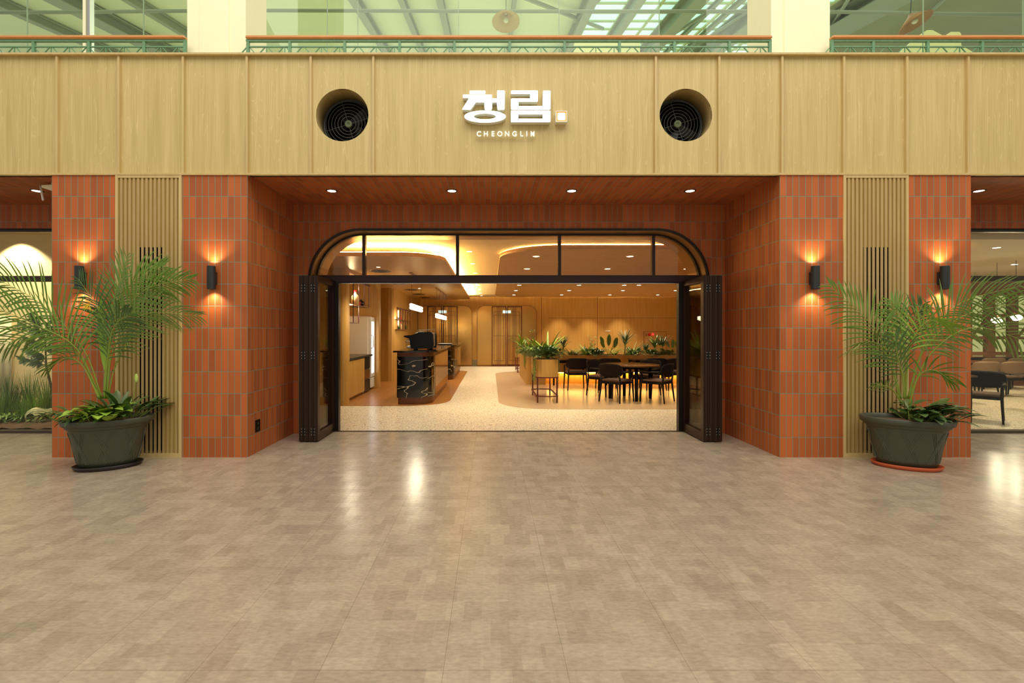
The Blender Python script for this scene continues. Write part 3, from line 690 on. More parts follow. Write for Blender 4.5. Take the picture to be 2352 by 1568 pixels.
for q, (dx, wd) in enumerate(((1482, 13), (1482, 5), (1482, 10))):
    build('printed_line', MB().box(s_at(dx), s_at(dx+wd), YW-.024, YW-.02, z_at(780+q*2.6), z_at(779+q*2.6)), mat('print_cream', (214, 180, 130), .6), t)
build('wall_lettering', MB().box(s_at(1391), s_at(1402), YW-.006, YW, z_at(760.6), z_at(758.6)), mat('print_white', (240, 230, 215), .5), label='tiny white lettering on the oak back wall', cat='lettering')

# ---- interior ceiling lights
hP = 2.58-EYE
def onceil(px, py, z): Y = (z-EYE)*FPX/(VY-py); return ((px-VX)/FPX*Y, Y)
rows = [(588.3, [1231.5, 1447]), (617, [1211, 1395.6, 1577]), (654.4, [1192.7, 1330, 1433.7, 1467.6]), (667, [1185, 1307.5, 1430.6, 1552]), (677, [1180.5, 1290, 1400.7, 1510.7])]
ORD = ['first', 'second', 'third', 'fourth', 'fifth', 'sixth', 'seventh', 'eighth']
rn = ['front', 'second', 'third', 'fourth', 'rear']
for (py, pxs), rname in zip(rows, rn):
    for q, px in enumerate(pxs):
        x, y = onceil(px, py, 2.58)
        downlight('downlight', x, y, 2.58, '%s downlight from the left in the %s row of the ribbed ceiling panel' % (ORD[q], rname), 'downlights in the ribbed ceiling panel', .055, 9, WARM, 110, M_WHITE)
for q, px in enumerate((1163.7, 1288.7, 1360, 1431)):
    downlight('downlight', s_at(px, 17.8), 17.8, ZC, '%s ceiling downlight from the left close to the back wall' % ORD[q], 'downlights along the back wall', .05, 14, WARM, 75, M_WHITE)
for q, y in enumerate((7.96, 9.4, 10.9, 12.3, 13.8, 15.2, 16.7, 17.9)):
    downlight('downlight', -.35, y, ZC, '%s downlight from the door over the terrazzo aisle' % ORD[q], 'downlights over the aisle', .045, 7, WARM, 100, M_WHITE)
for q, y in enumerate((8.6, 12.9)):
    downlight('downlight', -2.0+.1*q, y, 2.483, 'small downlight in the oak canopy, %s of two' % ['nearer', 'farther'][q], 'downlights in the oak canopy', .04, 8, WARM, 110, M_DARK)
t = thing('cylinder_light', 'white cylinder spotlight hanging from the ceiling over the aisle', 'ceiling light', (-.37, 12.5, 2.45))
build('body', MB().lathe([(.001, ZC), (.02, ZC), (.02, 2.45), (.001, 2.45)], 16, (-.37, 12.5, 0)), emitm('cylinder_glow', (255, 240, 215), 2.5), t)
for q, (px, py) in enumerate(((875, 622), (915, 650), (945, 665), (962, 675.2), (975, 683))):
    x, y = onceil(px, py, 2.483)
    t = thing('ceiling_vent', '%s round dark vent from the door in the oak canopy' % ORD[q], 'vent', (x, y, 2.483), group='round vents in the oak canopy')
    build('vent_ring', MB().lathe([(.15, 2.482), (.15, 2.472), (.19, 2.472), (.2, 2.483)], 28, (x, y, 0)), mat('vent_bronze', (96, 62, 30), .4, .5), t)
    build('vent_core', MB().lathe([(.001, 2.476), (.15, 2.480)], 28, (x, y, 0)).lathe([(.07, 2.470), (.09, 2.470), (.09, 2.476)], 28, (x, y, 0)), M_BLACK, t)

# right dining area lights
for q, (px, y) in enumerate(((2249+40, 7.6), (2330, 9.5), (2300, 11.5))):
    x = (px-VX)/FPX*y
    downlight('downlight', x, y, ZC, '%s ceiling downlight from the glass inside the right window' % ORD[q], 'downlights of the right dining area', .05, 15, WARM, 120, M_WHITE)

# ---- mirrored globe pendants right
for q, (px, py, y) in enumerate(((2290, 735, 9.3), (2334, 729, 9.0))):
    c = P(px, py, y)
    t = thing('pendant_lamp', ['white glass pendant lamp behind the right window, partly behind palm fronds', 'white glass pendant lamp at the right edge behind the window'][q], 'pendant lamp', (c.x, c.y, ZC), group='glass pendants in the right dining area')
    build('shade', MB().sphere(c, .085, 18, 12, (1, 1, .68)), emitm('pendant_glow', (255, 240, 210), 5), t)
    build('cord', MB().tube([(c.x, c.y, ZC), (c.x, c.y, c.z+.05)], .004, 6), M_BLACK, t)
    build('cap', MB().lathe([(.001, c.z+.09), (.03, c.z+.09), (.045, c.z+.05)], 12, (c.x, c.y, 0)), mat('brass', (170, 120, 60), .3, .8), t)
    light('glow', 'POINT', (c.x, c.y, c.z-.09), 14, WARM, .05, parent=t)

# ------------------------------------------------------------------ counters
def counter(x0, x1, y0, y1, zt, label, rf):
    t = thing('counter', label, 'counter', ((x0+x1)/2, (y0+y1)/2, 0), group='black marble counters')
    def pl(e): return roundpoly([(x0-e, y0-e), (x1+e, y0-e), (x1+e, y1+e), (x0-e, y1+e)], [.03, rf, .1, .03], 10)
    build('plinth', MB().prism(pl(-.02), 0, .13), mat('counter_brown', (88, 48, 22), .3, .3), t)
    fm = MB().prism(pl(0), .13, zt-.11)
    build('marble_body', fm, M_MARBLE, t)
    build('mirror_cladding', MB().box(x1+.001, x1+.006, y0+rf+.05, y1-.1, .13, zt-.11), mat('bronze_cladding', (196, 150, 96), .06, .95), t)
    build('band', MB().prism(pl(-.004), zt-.11, zt-.03), MATS['counter_brown'], t)
    build('worktop', MB().prism(roundpoly([(x0-.06, y0-.05), (x1+.07, y0-.05), (x1+.07, y1+.05), (x0-.06, y1+.05)], [.02, rf*.9, .1, .02], 10), zt-.03, zt), mat('black_stone_top', (22, 18, 14), .08), t)
    return t
counter(-1.715, -1.06, 8.8, 12.0, .985, 'front counter of white veined black marble with the coffee machine on it', .35)
counter(-1.72, -1.0, 13.2, 16.0, .955, 'rear counter of black marble behind the coffee machine counter', .3)
build('serving_tray', MB().lathe([(.001, .96), (.2, .96), (.23, .985), (.22, .985), (.19, .966)], 24, (-1.32, 13.9, 0)), M_BLACK, label='flat black tray standing on the rear counter', cat='tray')
# coffee machine
cx, cy, cz = -1.36, 9.55, .985
t = thing('coffee_machine', 'black espresso machine on the front marble counter', 'coffee machine', (cx, cy, cz))
prof = [(-.23, .05), (-.19, .0+.05), (.22, .05), (.25, .30), (.22, .35), (.0, .36), (-.1, .30), (-.22, .27), (-.27, .24), (-.2, .2), (-.14, .19)]
build('side_panel', MB().prism([(cx+a*1.05, cz+b) for a, b in [(-.16, .02), (.24, .02), (.26, .1), (.245, .3), (.2, .345), (-.02, .335), (-.13, .285), (-.28, .27), (-.29, .245), (-.19, .215)]], cy-.3, cy-.26, 'y'), mat('gloss_black', (4, 3, 3), .3, spec=.3), t)
build('side_panel', MB().prism([(cx+a*1.05, cz+b) for a, b in [(-.16, .02), (.24, .02), (.26, .1), (.245, .3), (.2, .345), (-.02, .335), (-.13, .285), (-.28, .27), (-.29, .245), (-.19, .215)]], cy+.26, cy+.3, 'y'), MATS['gloss_black'], t)
build('boiler_housing', MB().rbox(cx-.1, cx+.24, cy-.26, cy+.26, cz+.04, cz+.33, .02), M_SILV, t)
build('drip_tray', MB().rbox(cx-.26, cx-.06, cy-.24, cy+.24, cz+.03, cz+.07, .008), M_SILV, t)
build('cup_rail', MB().tube([(cx-.08, cy-.24, cz+.37), (cx+.24, cy-.24, cz+.39), (cx+.24, cy+.24, cz+.39), (cx-.08, cy+.24, cz+.37)], .006, 6).box(cx-.06, cx+.22, cy-.22, cy+.22, cz+.335, cz+.342), M_SILV, t)
for q in (-.14, .14): build('group_head', MB().lathe([(.001, cz+.15), (.03, cz+.15), (.035, cz+.2), (.035, cz+.24)], 14, (cx-.16, cy+q, 0)).tube([(cx-.16, cy+q, cz+.165), (cx-.3, cy+q, cz+.15)], .012, 8), M_SILV, t)
build('steam_wand', MB().tube([(cx-.2, cy-.24, cz+.22), (cx-.26, cy-.25, cz+.18), (cx-.27, cy-.25, cz+.04)], .006, 6), M_SILV, t)
for q in range(4): 
    for r_ in (.15, -.15): build('foot', MB().lathe([(.02, cz), (.015, cz+.04)], 10, (cx+(-.12 if q % 2 else .18), cy+(r_ if q < 2 else -r_), 0), close=True), M_BLACK, t) if q in (0, 1) else None

# linear pendants
def linpend(x, y0, y1, z, lab, nw):
    t = thing('linear_pendant', lab, 'pendant lamp', (x, (y0+y1)/2, 2.483), group='double tube pendants over the counters')
    for dz in (.028, -.028):
        build('glass_tube', MB().tube([(x, y0, z+dz), (x, y0+.04, z+dz), (x, y1-.04, z+dz), (x, y1, z+dz)], [.02, .032, .032, .02], 12), emitm('tube_glow', (255, 236, 190), 9), t)
    build('spine', MB().box(x-.008, x+.008, y0+.03, y1-.03, z-.006, z+.006), mat('brass', (170, 120, 60), .3, .8), t)
    for q in range(nw):
        y = y0+.1+(y1-y0-.2)*q/(nw-1); build('rod', MB().tube([(x, y, z+.05), (x, y, 2.483)], .005, 6), MATS['brass'], t)
    build('canopy', MB().box(x-.03, x+.03, y0, y1, 2.465, 2.483), mat('brass', (170, 120, 60), .3, .8), t)
    light('glow', 'AREA', (x, (y0+y1)/2, z-.075), 22, WARM, .06, y1-y0, (0, 0, 0), parent=t)
linpend(-1.555, 9.4, 10.9, 1.825, 'nearer double tube glass pendant over the front counter', 2)
linpend(-1.43, 12.7, 15.4, 1.75, 'farther double tube glass pendant over the rear counter', 4)

# ---- back cabinet, appliances, shelves
t = thing('back_cabinet', 'low oak cabinet under a grey worktop along the left wall', 'cabinet', (-3.0, 9.6, 0))
build('carcass', MB().box(-3.49, -2.70, 8.97, 10.28, .06, .78), M_WOODI, t)
build('plinth', MB().box(-3.49, -2.74, 8.97, 10.28, 0, .06), M_WOODI, t)
for q in range(3): build('cabinet_door', MB().rbox(-2.70, -2.68, 8.975+q*.435, 8.975+q*.435+.43, .07, .775, .004), M_WOODI, t)
tw = build('worktop', MB().box(-3.49, -2.66, 8.965, 10.9, .785, .825), mat('grey_worktop', (70, 62, 48), .2), label='grey stone worktop over the oak cabinet and ice maker', cat='worktop')
t = thing('ice_maker', 'white undercounter ice maker beside the oak cabinet', 'ice maker', (-2.95, 10.6, 0))
build('body', MB().rbox(-3.3, -2.72, 10.30, 10.84, .02, .78, .01), M_WHITE, t)
build('upper_door', MB().box(-2.72, -2.70, 10.33, 10.81, .52, .76), M_BLACK, t)
build('lower_door', MB().box(-2.72, -2.70, 10.33, 10.81, .3, .5), mat('brown_glass', (120, 78, 40), .2), t)
build('grille', MB().box(-2.72, -2.70, 10.33, 10.81, .04, .28), M_BLACK, t)
t = thing('drinks_fridge', 'tall white drinks fridge with lit glass door', 'fridge', (-3.0, 11.1, 0))
build('body', MB().rbox(-3.45, -2.76, 10.92, 11.31, .05, 1.68, .02), mat('fridge_white', (240, 226, 206), .35), t)
build('door', MB().ringprism([(10.93, .3), (11.3, .3), (11.3, 1.66), (10.93, 1.66)], [(10.99, .38), (11.24, .38), (11.24, 1.56), (10.99, 1.56)], -2.755, -2.71, 'x'), M_WHITE, t)
build('lit_glass', MB().box(-2.745, -2.725, 10.99, 11.24, .38, 1.56), emitm('fridge_glow', (236, 240, 255), 3.0), t)
build('handle', MB().tube([(-2.71, 10.97, .95), (-2.66, 10.96, .98), (-2.66, 10.96, 1.22), (-2.71, 10.97, 1.25)], .012, 8), M_WHITE, t)
build('vent_grille', MB().box(-2.755, -2.72, 10.94, 11.29, .06, .28).box(-2.72, -2.715, 10.96, 11.27, .1, .12).box(-2.72, -2.715, 10.96, 11.27, .16, .18).box(-2.72, -2.715, 10.96, 11.27, .22, .24), M_WHITE, t)

M_RED = mat('dark_red_lacquer', (84, 26, 14), .4)
def shelf_unit(x, y0, y1, zs, ztop, rods, lab, depth=.26):
    t = thing('hanging_shelf', lab, 'shelf', (x, (y0+y1)/2, zs[0]), group='red rod bottle shelves')
    for q, z in enumerate(zs):
        build('shelf_board', MB().box(x-depth, x, y0, y0+(y1-y0)*(1 if q or len(rods) > 5 else .52), z-.012, z), mat('shelf_brown', (110, 66, 26), .4), t)
    build('top_rail', MB().box(x-.03, x, y0, y1, ztop-.03, ztop), M_RED, t)
    for fy, zb in rods: build('rod', MB().box(x-.02, x-.004, y0+(y1-y0)*fy-.008, y0+(y1-y0)*fy+.008, zb, ztop), M_RED, t)
    return t
shelf_unit(-2.68, 8.97, 10.75, [1.51, 1.87], 2.36, [(.28, 1.51), (.5, 1.51), (.75, 1.87), (.96, 1.87)], 'hanging shelf with red rods in the niche beside the fridge')
# second niche: recessed lit window in the side wall, shelf in front of it
def wx(y): return -2.57-(y-13.05)/(YW-13.05)*.21
shelf_unit(-2.50, 13.0, 15.2, [1.39, 1.66], 1.98, [(.03, 1.39), (.2, 1.39), (.38, 1.39), (.56, 1.39), (.74, 1.39), (.94, 1.39)], 'wall shelf with red rods beyond the fridge, bottles on two boards', .07)
for q, (loc, e) in enumerate((((-2.84, 9.62, 2.17), 10), ((-2.84, 9.62, 1.78), 6), ((-2.47, 13.25, 1.9), 3))):
    t = thing('shelf_lamp', ['warm lamp glowing above the upper board of the niche shelf', 'warm lamp glowing under the upper board of the niche shelf', 'warm lamp glowing at the wall shelf beyond the fridge'][q], 'lamp', loc)
    if q < 2:
        build('bulb', MB().tube([(loc[0], 9.62, loc[2]-.1), (loc[0], 9.62, loc[2]+.1)], .02, 8), M_LED, t)
        light('glow', 'POINT', (loc[0]+.06, 9.62, loc[2]), e, WARM, .04, parent=t)
    else:
        build('bulb', MB().tube([(-2.49, 13.03, 1.5), (-2.49, 13.03, 1.62)], .012, 8).tube([(-2.49, 13.03, 1.72), (-2.49, 13.03, 1.9)], .012, 8), M_LED, t)
        light('glow', 'POINT', (-2.42, 13.2, 1.7), e, WARM, .04, parent=t)
def bottle(x, y, z, h, r, m, cap, lab, grp='bottles on the lit shelves'):
    t = thing('bottle', lab, 'bottle', (x, y, z), group=grp)
    build('glass', MB().lathe([(.001, z), (r, z), (r, z+h*.55), (r*.9, z+h*.62), (r*.3, z+h*.78), (r*.28, z+h*.9)], 14, (x, y, 0)), m, t)
    build('cap', MB().lathe([(r*.42, z+h*.86), (r*.42, z+h), (.001, z+h)], 12, (x, y, 0)), cap, t)
M_RC = mat('cap_red', (196, 20, 18), .4); M_CB = mat('ceramic_cream', (226, 190, 140), .35); M_GB = mat('bottle_green', (40, 84, 36), .25); M_DB = mat('bottle_black', (14, 12, 12), .2)
bottle(-2.74, 9.14, 1.87, .2, .045, M_DB, M_RC, 'black bottle with red cap at the near end of the niche shelf')
bottle(-2.80, 9.42, 1.87, .17, .04, M_CB, M_RC, 'small cream bottle between black and tall bottles on the niche shelf')
bottle(-2.74, 9.78, 1.87, .3, .075, M_CB, M_RC, 'tall cream bottle with red cap on the niche shelf')
for q, (y, m_, r_) in enumerate(((10.1, M_RC, .05), (10.3, M_DB, .065))):
    t = thing('gourd_jar', ['red lacquer jar on the niche shelf beside the tall cream bottle', 'black lacquer jar at the far end of the niche shelf'][q], 'jar', (-2.76, y, 1.87))
    build('belly', MB().sphere((-2.76, y, 1.87+r_), r_, 16, 10, (1, 1, 1)), m_, t); build('knob', MB().sphere((-2.76, y, 1.87+r_*2.05), r_*.35, 10, 6), m_, t)
t = thing('twig_vase', 'small vase of red berry twigs on the lower niche board', 'vase', (-2.74, 9.2, 1.51))
build('vase', MB().lathe([(.001, 1.51), (.03, 1.51), (.04, 1.55), (.018, 1.6)], 12, (-2.74, 9.2, 0)), M_CB, t)
mb = MB()
for q in range(7):
    a = random.uniform(0, 6.28); e = (-2.74+.08*math.cos(a), 9.2+.12*math.sin(a), 1.6+random.uniform(.05, .12)); mb.tube([(-2.74, 9.2, 1.58), e], .002, 4); mb.sphere(e, .008, 6, 4)
build('twigs', mb, M_RC, t)
bottle(-2.535, 13.25, 1.66, .11, .03, M_DB, M_RC, 'squat black bottle on the upper board of the far wall shelf')
bottle(-2.535, 13.6, 1.66, .13, .028, M_RC, M_RC, 'red bottle on the upper board of the far wall shelf')
bottle(-2.535, 14.0, 1.66, .17, .026, M_CB, M_CB, 'slim pale bottle on the upper board of the far wall shelf')
bottle(-2.535, 14.35, 1.66, .12, .03, mat('bottle_amber', (220, 140, 40), .3), M_CB, 'small amber bottle on the upper board of the far wall shelf')
bottle(-2.535, 13.3, 1.39, .13, .032, M_GB, M_RC, 'green round bottle on the lower board of the far wall shelf')
bottle(-2.535, 13.62, 1.39, .2, .035, M_CB, M_RC, 'tall cream bottle on the lower board of the far wall shelf')
bottle(-2.535, 14.4, 1.39, .17, .03, M_GB, M_RC, 'dark green bottle on the lower board of the far wall shelf')

# ------------------------------------------------------------------ dining furniture
M_CHW = mat('dark_stained_wood', (14, 8, 6), .5, var=.2, spec=.2); M_SEAT = mat('brown_seat_fabric', (92, 66, 50), .8)
M_CHB = mat('dark_leather_back', (17, 10, 7), .7, spec=.12)
def make_chair(label, group):
    t = thing('dining_chair', label, 'chair', (0, 0, 0), 0, group)
    for sx in (-1, 1):
        build('front_leg', MB().tube([(sx*.235, .225, 0), (sx*.22, .205, .38), (sx*.225, .19, .545)], [.012, .019, .017], 10), M_CHW, t, False)
        build('rear_leg', MB().tube([(sx*.225, -.245, 0), (sx*.2, -.205, .38), (sx*.205, -.225, .52)], [.012, .019, .014], 10), M_CHW, t, False)
        pts = []
        for k in range(7):
            u = k/6; pts.append((sx*(.225+.02*math.sin(PI*u)), .2-.36*u, .55+.02*math.sin(PI*u*.6)))
        build('armrest', MB().tube(pts, [.017]*7, 8, flat=1.4), M_CHW, t, False)
    build('seat_frame', MB().rbox(-.21, .21, -.2, .205, .34, .385, .012), M_CHW, t, False)
    def cush(u, v):
        x = -.215+.43*u; y = -.2+.41*v; e = max(abs(2*u-1), abs(2*v-1)); return ((x*(1-.04*abs(2*v-1)**3), y, .405+.012*(1-e**4)), (0, 0, 1))
    build('seat', MB().sheet(cush, 10, 10, .035), M_SEAT, t, False)
    def back(u, v):
        s = 2*u-1; r = 2*v-1
        e = (1-abs(s)**3.5)**(1/3.0) if abs(s) < 1 else 0
        z = .605+.125*r*max(e, .35)
        a = s*1.05; return ((.255*math.sin(a)/math.sin(1.05), -.255+.15*(1-math.cos(a))+.0-.03*(r*.5+.5), z), (math.sin(a)*.5, -1, 0))
    build('backrest', MB().sheet(back, 16, 8, .02), M_CHB, t, False)
    return t
def rot_to(dx, dy): return math.atan2(dy, dx)-PI/2
TCX, TCY = 2.775, 9.62
c0 = make_chair('dark dining chair at the near left of the round table, back to the hall', 'chairs around the round table')
c0.location = (2.40, 9.22, .004); c0.rotation_euler = (0, 0, rot_to(1, .95))
dup(c0, (3.17, 9.22, .004), rot_to(-1, .95), 'dark dining chair at the near right of the round table')
dup(c0, (2.33, 10.08, .004), rot_to(1, -1), 'dark dining chair at the far left of the round table')
dup(c0, (3.22, 10.08, .004), rot_to(-1, -1), 'dark dining chair at the far right of the round table')
dup(c0, (1.955, 11.12, .004), 0.02, 'dark dining chair at the rear table beside the plant stand', 'chairs at the rear tables')
dup(c0, (2.68, 11.08, .004), -.05, 'dark dining chair at the right half of the rear left table', 'chairs at the rear tables')
dup(c0, (3.72, 11.1, .004), .03, 'dark dining chair at the left half of the rear right table', 'chairs at the rear tables')
dup(c0, (4.22, 11.08, .004), -.03, 'dark dining chair at the rear right table near the door post', 'chairs at the rear tables')
t = thing('round_table', 'round dark wood dining table with four legs inside the entrance', 'table', (TCX, TCY, .004))
build('tabletop', MB().lathe([(.001, .655), (.545, .655), (.56, .665), (.56, .68), (.55, .685), (.001, .685)], 48, (TCX, TCY, 0)), mat('table_brown', (84, 52, 24), .15), t)
build('apron', MB().lathe([(.36, .61), (.36, .655), (.34, .655), (.34, .61)], 32, (TCX, TCY, 0)), M_CHW, t)
for a in range(4):
    q = PI/4*2*a-PI/2; x, y = TCX+.40*math.cos(q), TCY+.42*math.sin(q)
    build('leg', MB().lathe([(.03, .004), (.034, .3), (.036, .655)], 14, (x, y, 0), close=True), M_CHW, t)
def rtable(x0, x1, y0, y1, zt, label, grp):
    t = thing('dining_table', label, 'table', ((x0+x1)/2, (y0+y1)/2, .004), group=grp)
    build('tabletop', MB().rbox(x0, x1, y0, y1, zt-.03, zt, .006), MATS['table_brown'], t)
    build('apron', MB().box(x0+.06, x1-.06, y0+.05, y1-.05, zt-.09, zt-.03), M_CHW, t)
    for x in (x0+.06, x1-.06):
        for y in (y0+.06, y1-.06): build('leg', MB().tube([(x, y, .004), (x, y, zt-.03)], [.024, .03], 8), M_CHW, t)
rtable(1.5, 2.92, 11.3, 12.0, .68, 'dark rectangular table behind the plant stand', 'rear dining tables')
rtable(3.37, 4.8, 11.3, 12.0, .68, 'dark rectangular table behind the round table, right of the gap', 'rear dining tables')
# right dining area
rtable(5.9, 7.04, 6.98, 7.65, .70, 'dark table just inside the right window', 'tables of the right dining area')
dup(c0, (7.36, 7.25, 0), rot_to(-.75, -.66), 'dark dining chair beside the table just inside the right window', 'chairs of the right dining area')
rtable(10.6, 14.6, 11.75, 12.6, .72, 'long dark communal table at the stand-in window wall', 'tables of the right dining area')
ch2 = None
for lab, px, y in (('chair nearest the brick pier in the front row before the long table', 2242, 10.0), ('middle chair of the front row before the long table', 2306, 10.0), ('chair at the right edge in the front row before the long table', 2368, 10.0),
                   ('chair nearest the brick pier drawn up to the long table', 2262, 11.35), ('chair at the middle of the long table', 2322, 11.35)):
    ch_ = dup(c0, ((px-VX)/FPX*y, y, 0), rot_to(.1, 1), lab.replace('chair', 'tan backed chair', 1), 'rows of chairs at the long table')
    for q_ in ch_.children:
        if q_.name.startswith('backrest'):
            q_.data = q_.data.copy(); q_.data.materials[0] = mat('tan_chair_back', (128, 98, 66), .5)

# ---- planters
def stadium(cx, y0, y1, w_, n=10):
    r = w_/2; out = []
    for k in range(n+1): q = PI+PI*k/n; out.append((cx+r*math.cos(q), y0+r*.45+r*.45*math.sin(q)))
    for k in range(n+1): q = PI*k/n; out.append((cx+r*math.cos(q), y1-r*.45+r*.45*math.sin(q)))
    return out
def stand(cx, y0, y1, wd, lab):
    t = thing('plant_stand', lab, 'planter', (cx, (y0+y1)/2, .004), group='oak planters on dark red stands')
    o = stadium(cx, y0, y1, wd); i = stadium(cx, y0+.02, y1-.02, wd-.04)
    build('planter_box', MB().ringprism(o, i, .49, .815).prism(i, .49, .51), M_WOODI, t)
    build('base_rail', MB().ringprism(stadium(cx, y0-.005, y1+.005, wd+.01), stadium(cx, y0+.03, y1-.03, wd-.06), .468, .49), M_RED, t)
    build('soil', MB().prism(i, .51, .78), M_SOIL, t, kind='stuff')
    build('foot_rail', MB().ringprism(stadium(cx, y0, y1, wd), stadium(cx, y0+.03, y1-.03, wd-.05), .12, .14), M_RED, t)
    for x in (cx-wd/2+.03, cx+wd/2-.03):
        for y in (y0+.07, y1-.07): build('leg', MB().box(x-.013, x+.013, y-.013, y+.013, .004, .47), M_RED, t)
    return t
stand(1.055, 8.95, 10.15, .42, 'oak planter on a dark red stand nearest the entrance')
stand(1.05, 15.5, 16.8, .42, 'oak planter on a dark red stand far behind the others')
pt = thing('built_in_planter', 'long built-in oak planter with glowing base behind the tables', 'planter', (3.2, 12.5, 0))
zt = .735
outl = roundpoly([(.9, 12.1), (1.38, 12.1), (1.38, 12.14), (1.38, 14.6), (.87, 14.6)], [.08, .02, 0, .05, .05], 5)
build('end_block', MB().prism(outl, .004, zt), M_WOODI, pt)
build('planter_face', MB().box(1.38, 5.4, 12.14, 12.17, .30, zt).box(1.38, 5.4, 12.75, 12.78, .0, zt).box(1.38, 5.4, 12.17, 12.75, .3, .33).box(5.37, 5.4, 12.17, 12.75, .3, zt), M_WOODI, pt)
build('plinth', MB().box(1.38, 5.4, 12.3, 12.75, .0, .3), M_WOODI, pt)
build('soil', MB().box(1.38, 5.37, 12.17, 12.75, .34, zt-.02), M_SOIL, pt, kind='stuff')
build('light_strip', MB().box(1.42, 5.36, 12.19, 12.22, .288, .299), emitm('led_base', (255, 196, 96), 60), pt)

# ------------------------------------------------------------------ interior plants
def rosette(mb, c, n, L, W, up=.6, droop=.6, mi=0, shape='blade', stem=0, seg=5):
    c = Vector(c)
    if stem: mb.tube([c, c+Vector((0, 0, stem))], .006, 5, 1); c = c+Vector((0, 0, stem))
    for k in range(n):
        a = 2*PI*k/n+random.uniform(-.3, .3); u = up*random.uniform(.5, 1.6)
        mb.leaf(c, (math.cos(a), math.sin(a), u), (0, 0, 1), L*random.uniform(.75, 1.1), W, droop*random.uniform(.6, 1.3), seg, .2, mi, shape)
def bush(mb, c, r, n, L, W, mi=0, zs=.7, shape='lance', up=.4):
    for k in range(n):
        a = random.uniform(0, 6.28); e = random.uniform(-.1, 1); rr = r*random.uniform(.4, 1)
        d = Vector((math.cos(a)*math.cos(e), math.sin(a)*math.cos(e), math.sin(e)*zs+up*.3))
        mb.leaf(Vector(c)+Vector((d.x*rr, d.y*rr, max(0, d.z)*rr)), d+Vector((random.uniform(-.4, .4), random.uniform(-.4, .4), random.uniform(-.2, .4))), (0, 0, 1), L*random.uniform(.7, 1.2), W, .4, 3, .2, mi, shape)
    for k in range(6):
        a = random.uniform(0, 6.28); mb.tube([c, Vector(c)+Vector((math.cos(a)*r*.6, math.sin(a)*r*.6, r*zs*.8))], .003, 4, 1)
def plant(kind, px, ptop, Y, lab, zb, grp='plants in the long built-in planter', m=None, sc=1.0):
    x = (px-VX)/FPX*Y; h = EYE+(VY-ptop)/FPX*Y-zb; c = Vector((x, Y, zb))
    mb = MB(); 
    if kind == 'dracaena':
        for k in range(3):
            st = h*random.uniform(.35, .55); off = Vector((random.uniform(-.05, .05), random.uniform(-.05, .05), 0))
            mb.tube([c, c+off+Vector((0, 0, st))], .007, 5, 1); rosette(mb, c+off+Vector((0, 0, st)), 11, h*.6, .036, 1.3, .4)
    elif kind == 'fern':
        for k in range(12):
            a = 2*PI*k/12+random.uniform(-.2, .2); d = Vector((math.cos(a), math.sin(a), random.uniform(.8, 2))).normalized(); L = h*random.uniform(.8, 1.15); p = c.copy(); cur = d
            for s_ in range(9):
                q = p+cur*L/9; sd = cur.cross(Vector((0, 0, 1))).normalized()
                for g in (-1, 1): mb.leaf(q, sd*g+cur*.6, (0, 0, 1), L*.3*(1-s_/11), .026, .2, 2, .1, 0)
                p = q; cur = (cur+Vector((0, 0, -.13))).normalized()
    elif kind == 'broad':
        for k in range(5):
            a = random.uniform(-.9, .9)+(PI if k % 2 else 0); hh = h*random.uniform(.35, .62); tip = c+Vector((math.cos(a)*h*.22, math.sin(a)*.06, hh))
            mb.tube([c, (c+tip)/2+Vector((0, 0, .03)), tip], .005, 5, 1)
            mb.leaf(tip, (math.cos(a)*.45, 0, 1), (0, -1, .2), h*.34, h*.15, .15, 6, .1, 0, 'oval')
        mb.leaf(c+Vector((0, 0, h*.45)), (.05, 0, 1), (0, -1, 0), h*.5, h*.19, .05, 6, .1, 0, 'oval')
        mb.tube([c, c+Vector((0, 0, h*.46))], .005, 5, 1)
    elif kind == 'bush': bush(mb, c, h*.85, 150, h*.32, h*.17)
    elif kind == 'rubber':
        for k in range(3):
            tip = c+Vector((random.uniform(-.14, .14), random.uniform(-.04, .04), h*random.uniform(.7, 1))); mb.tube([c, tip], .005, 5, 1)
            for s_ in range(7):
                q = c+(tip-c)*(.4+.6*s_/6); a = s_*2.4; mb.leaf(q, (math.cos(a), math.sin(a), .5), (0, 0, 1), .075*sc, .05*sc, .2, 4, .1, 0, 'oval')
    elif kind == 'grass': rosette(mb, c, 30, h*1.15, .028, 1.3, .7)
    mt = m or random.choice(M_LEAF)
    return build('%s' % {'dracaena': 'dracaena', 'fern': 'fern', 'broad': 'broadleaf_plant', 'bush': 'leafy_shrub', 'rubber': 'rubber_plant', 'grass': 'grassy_plant'}[kind], mb, [mt, M_STEM], label=lab, cat='plant', group=grp, origin=c)
Z0 = .69
LA, LB, LC, LD, LE = M_LEAF
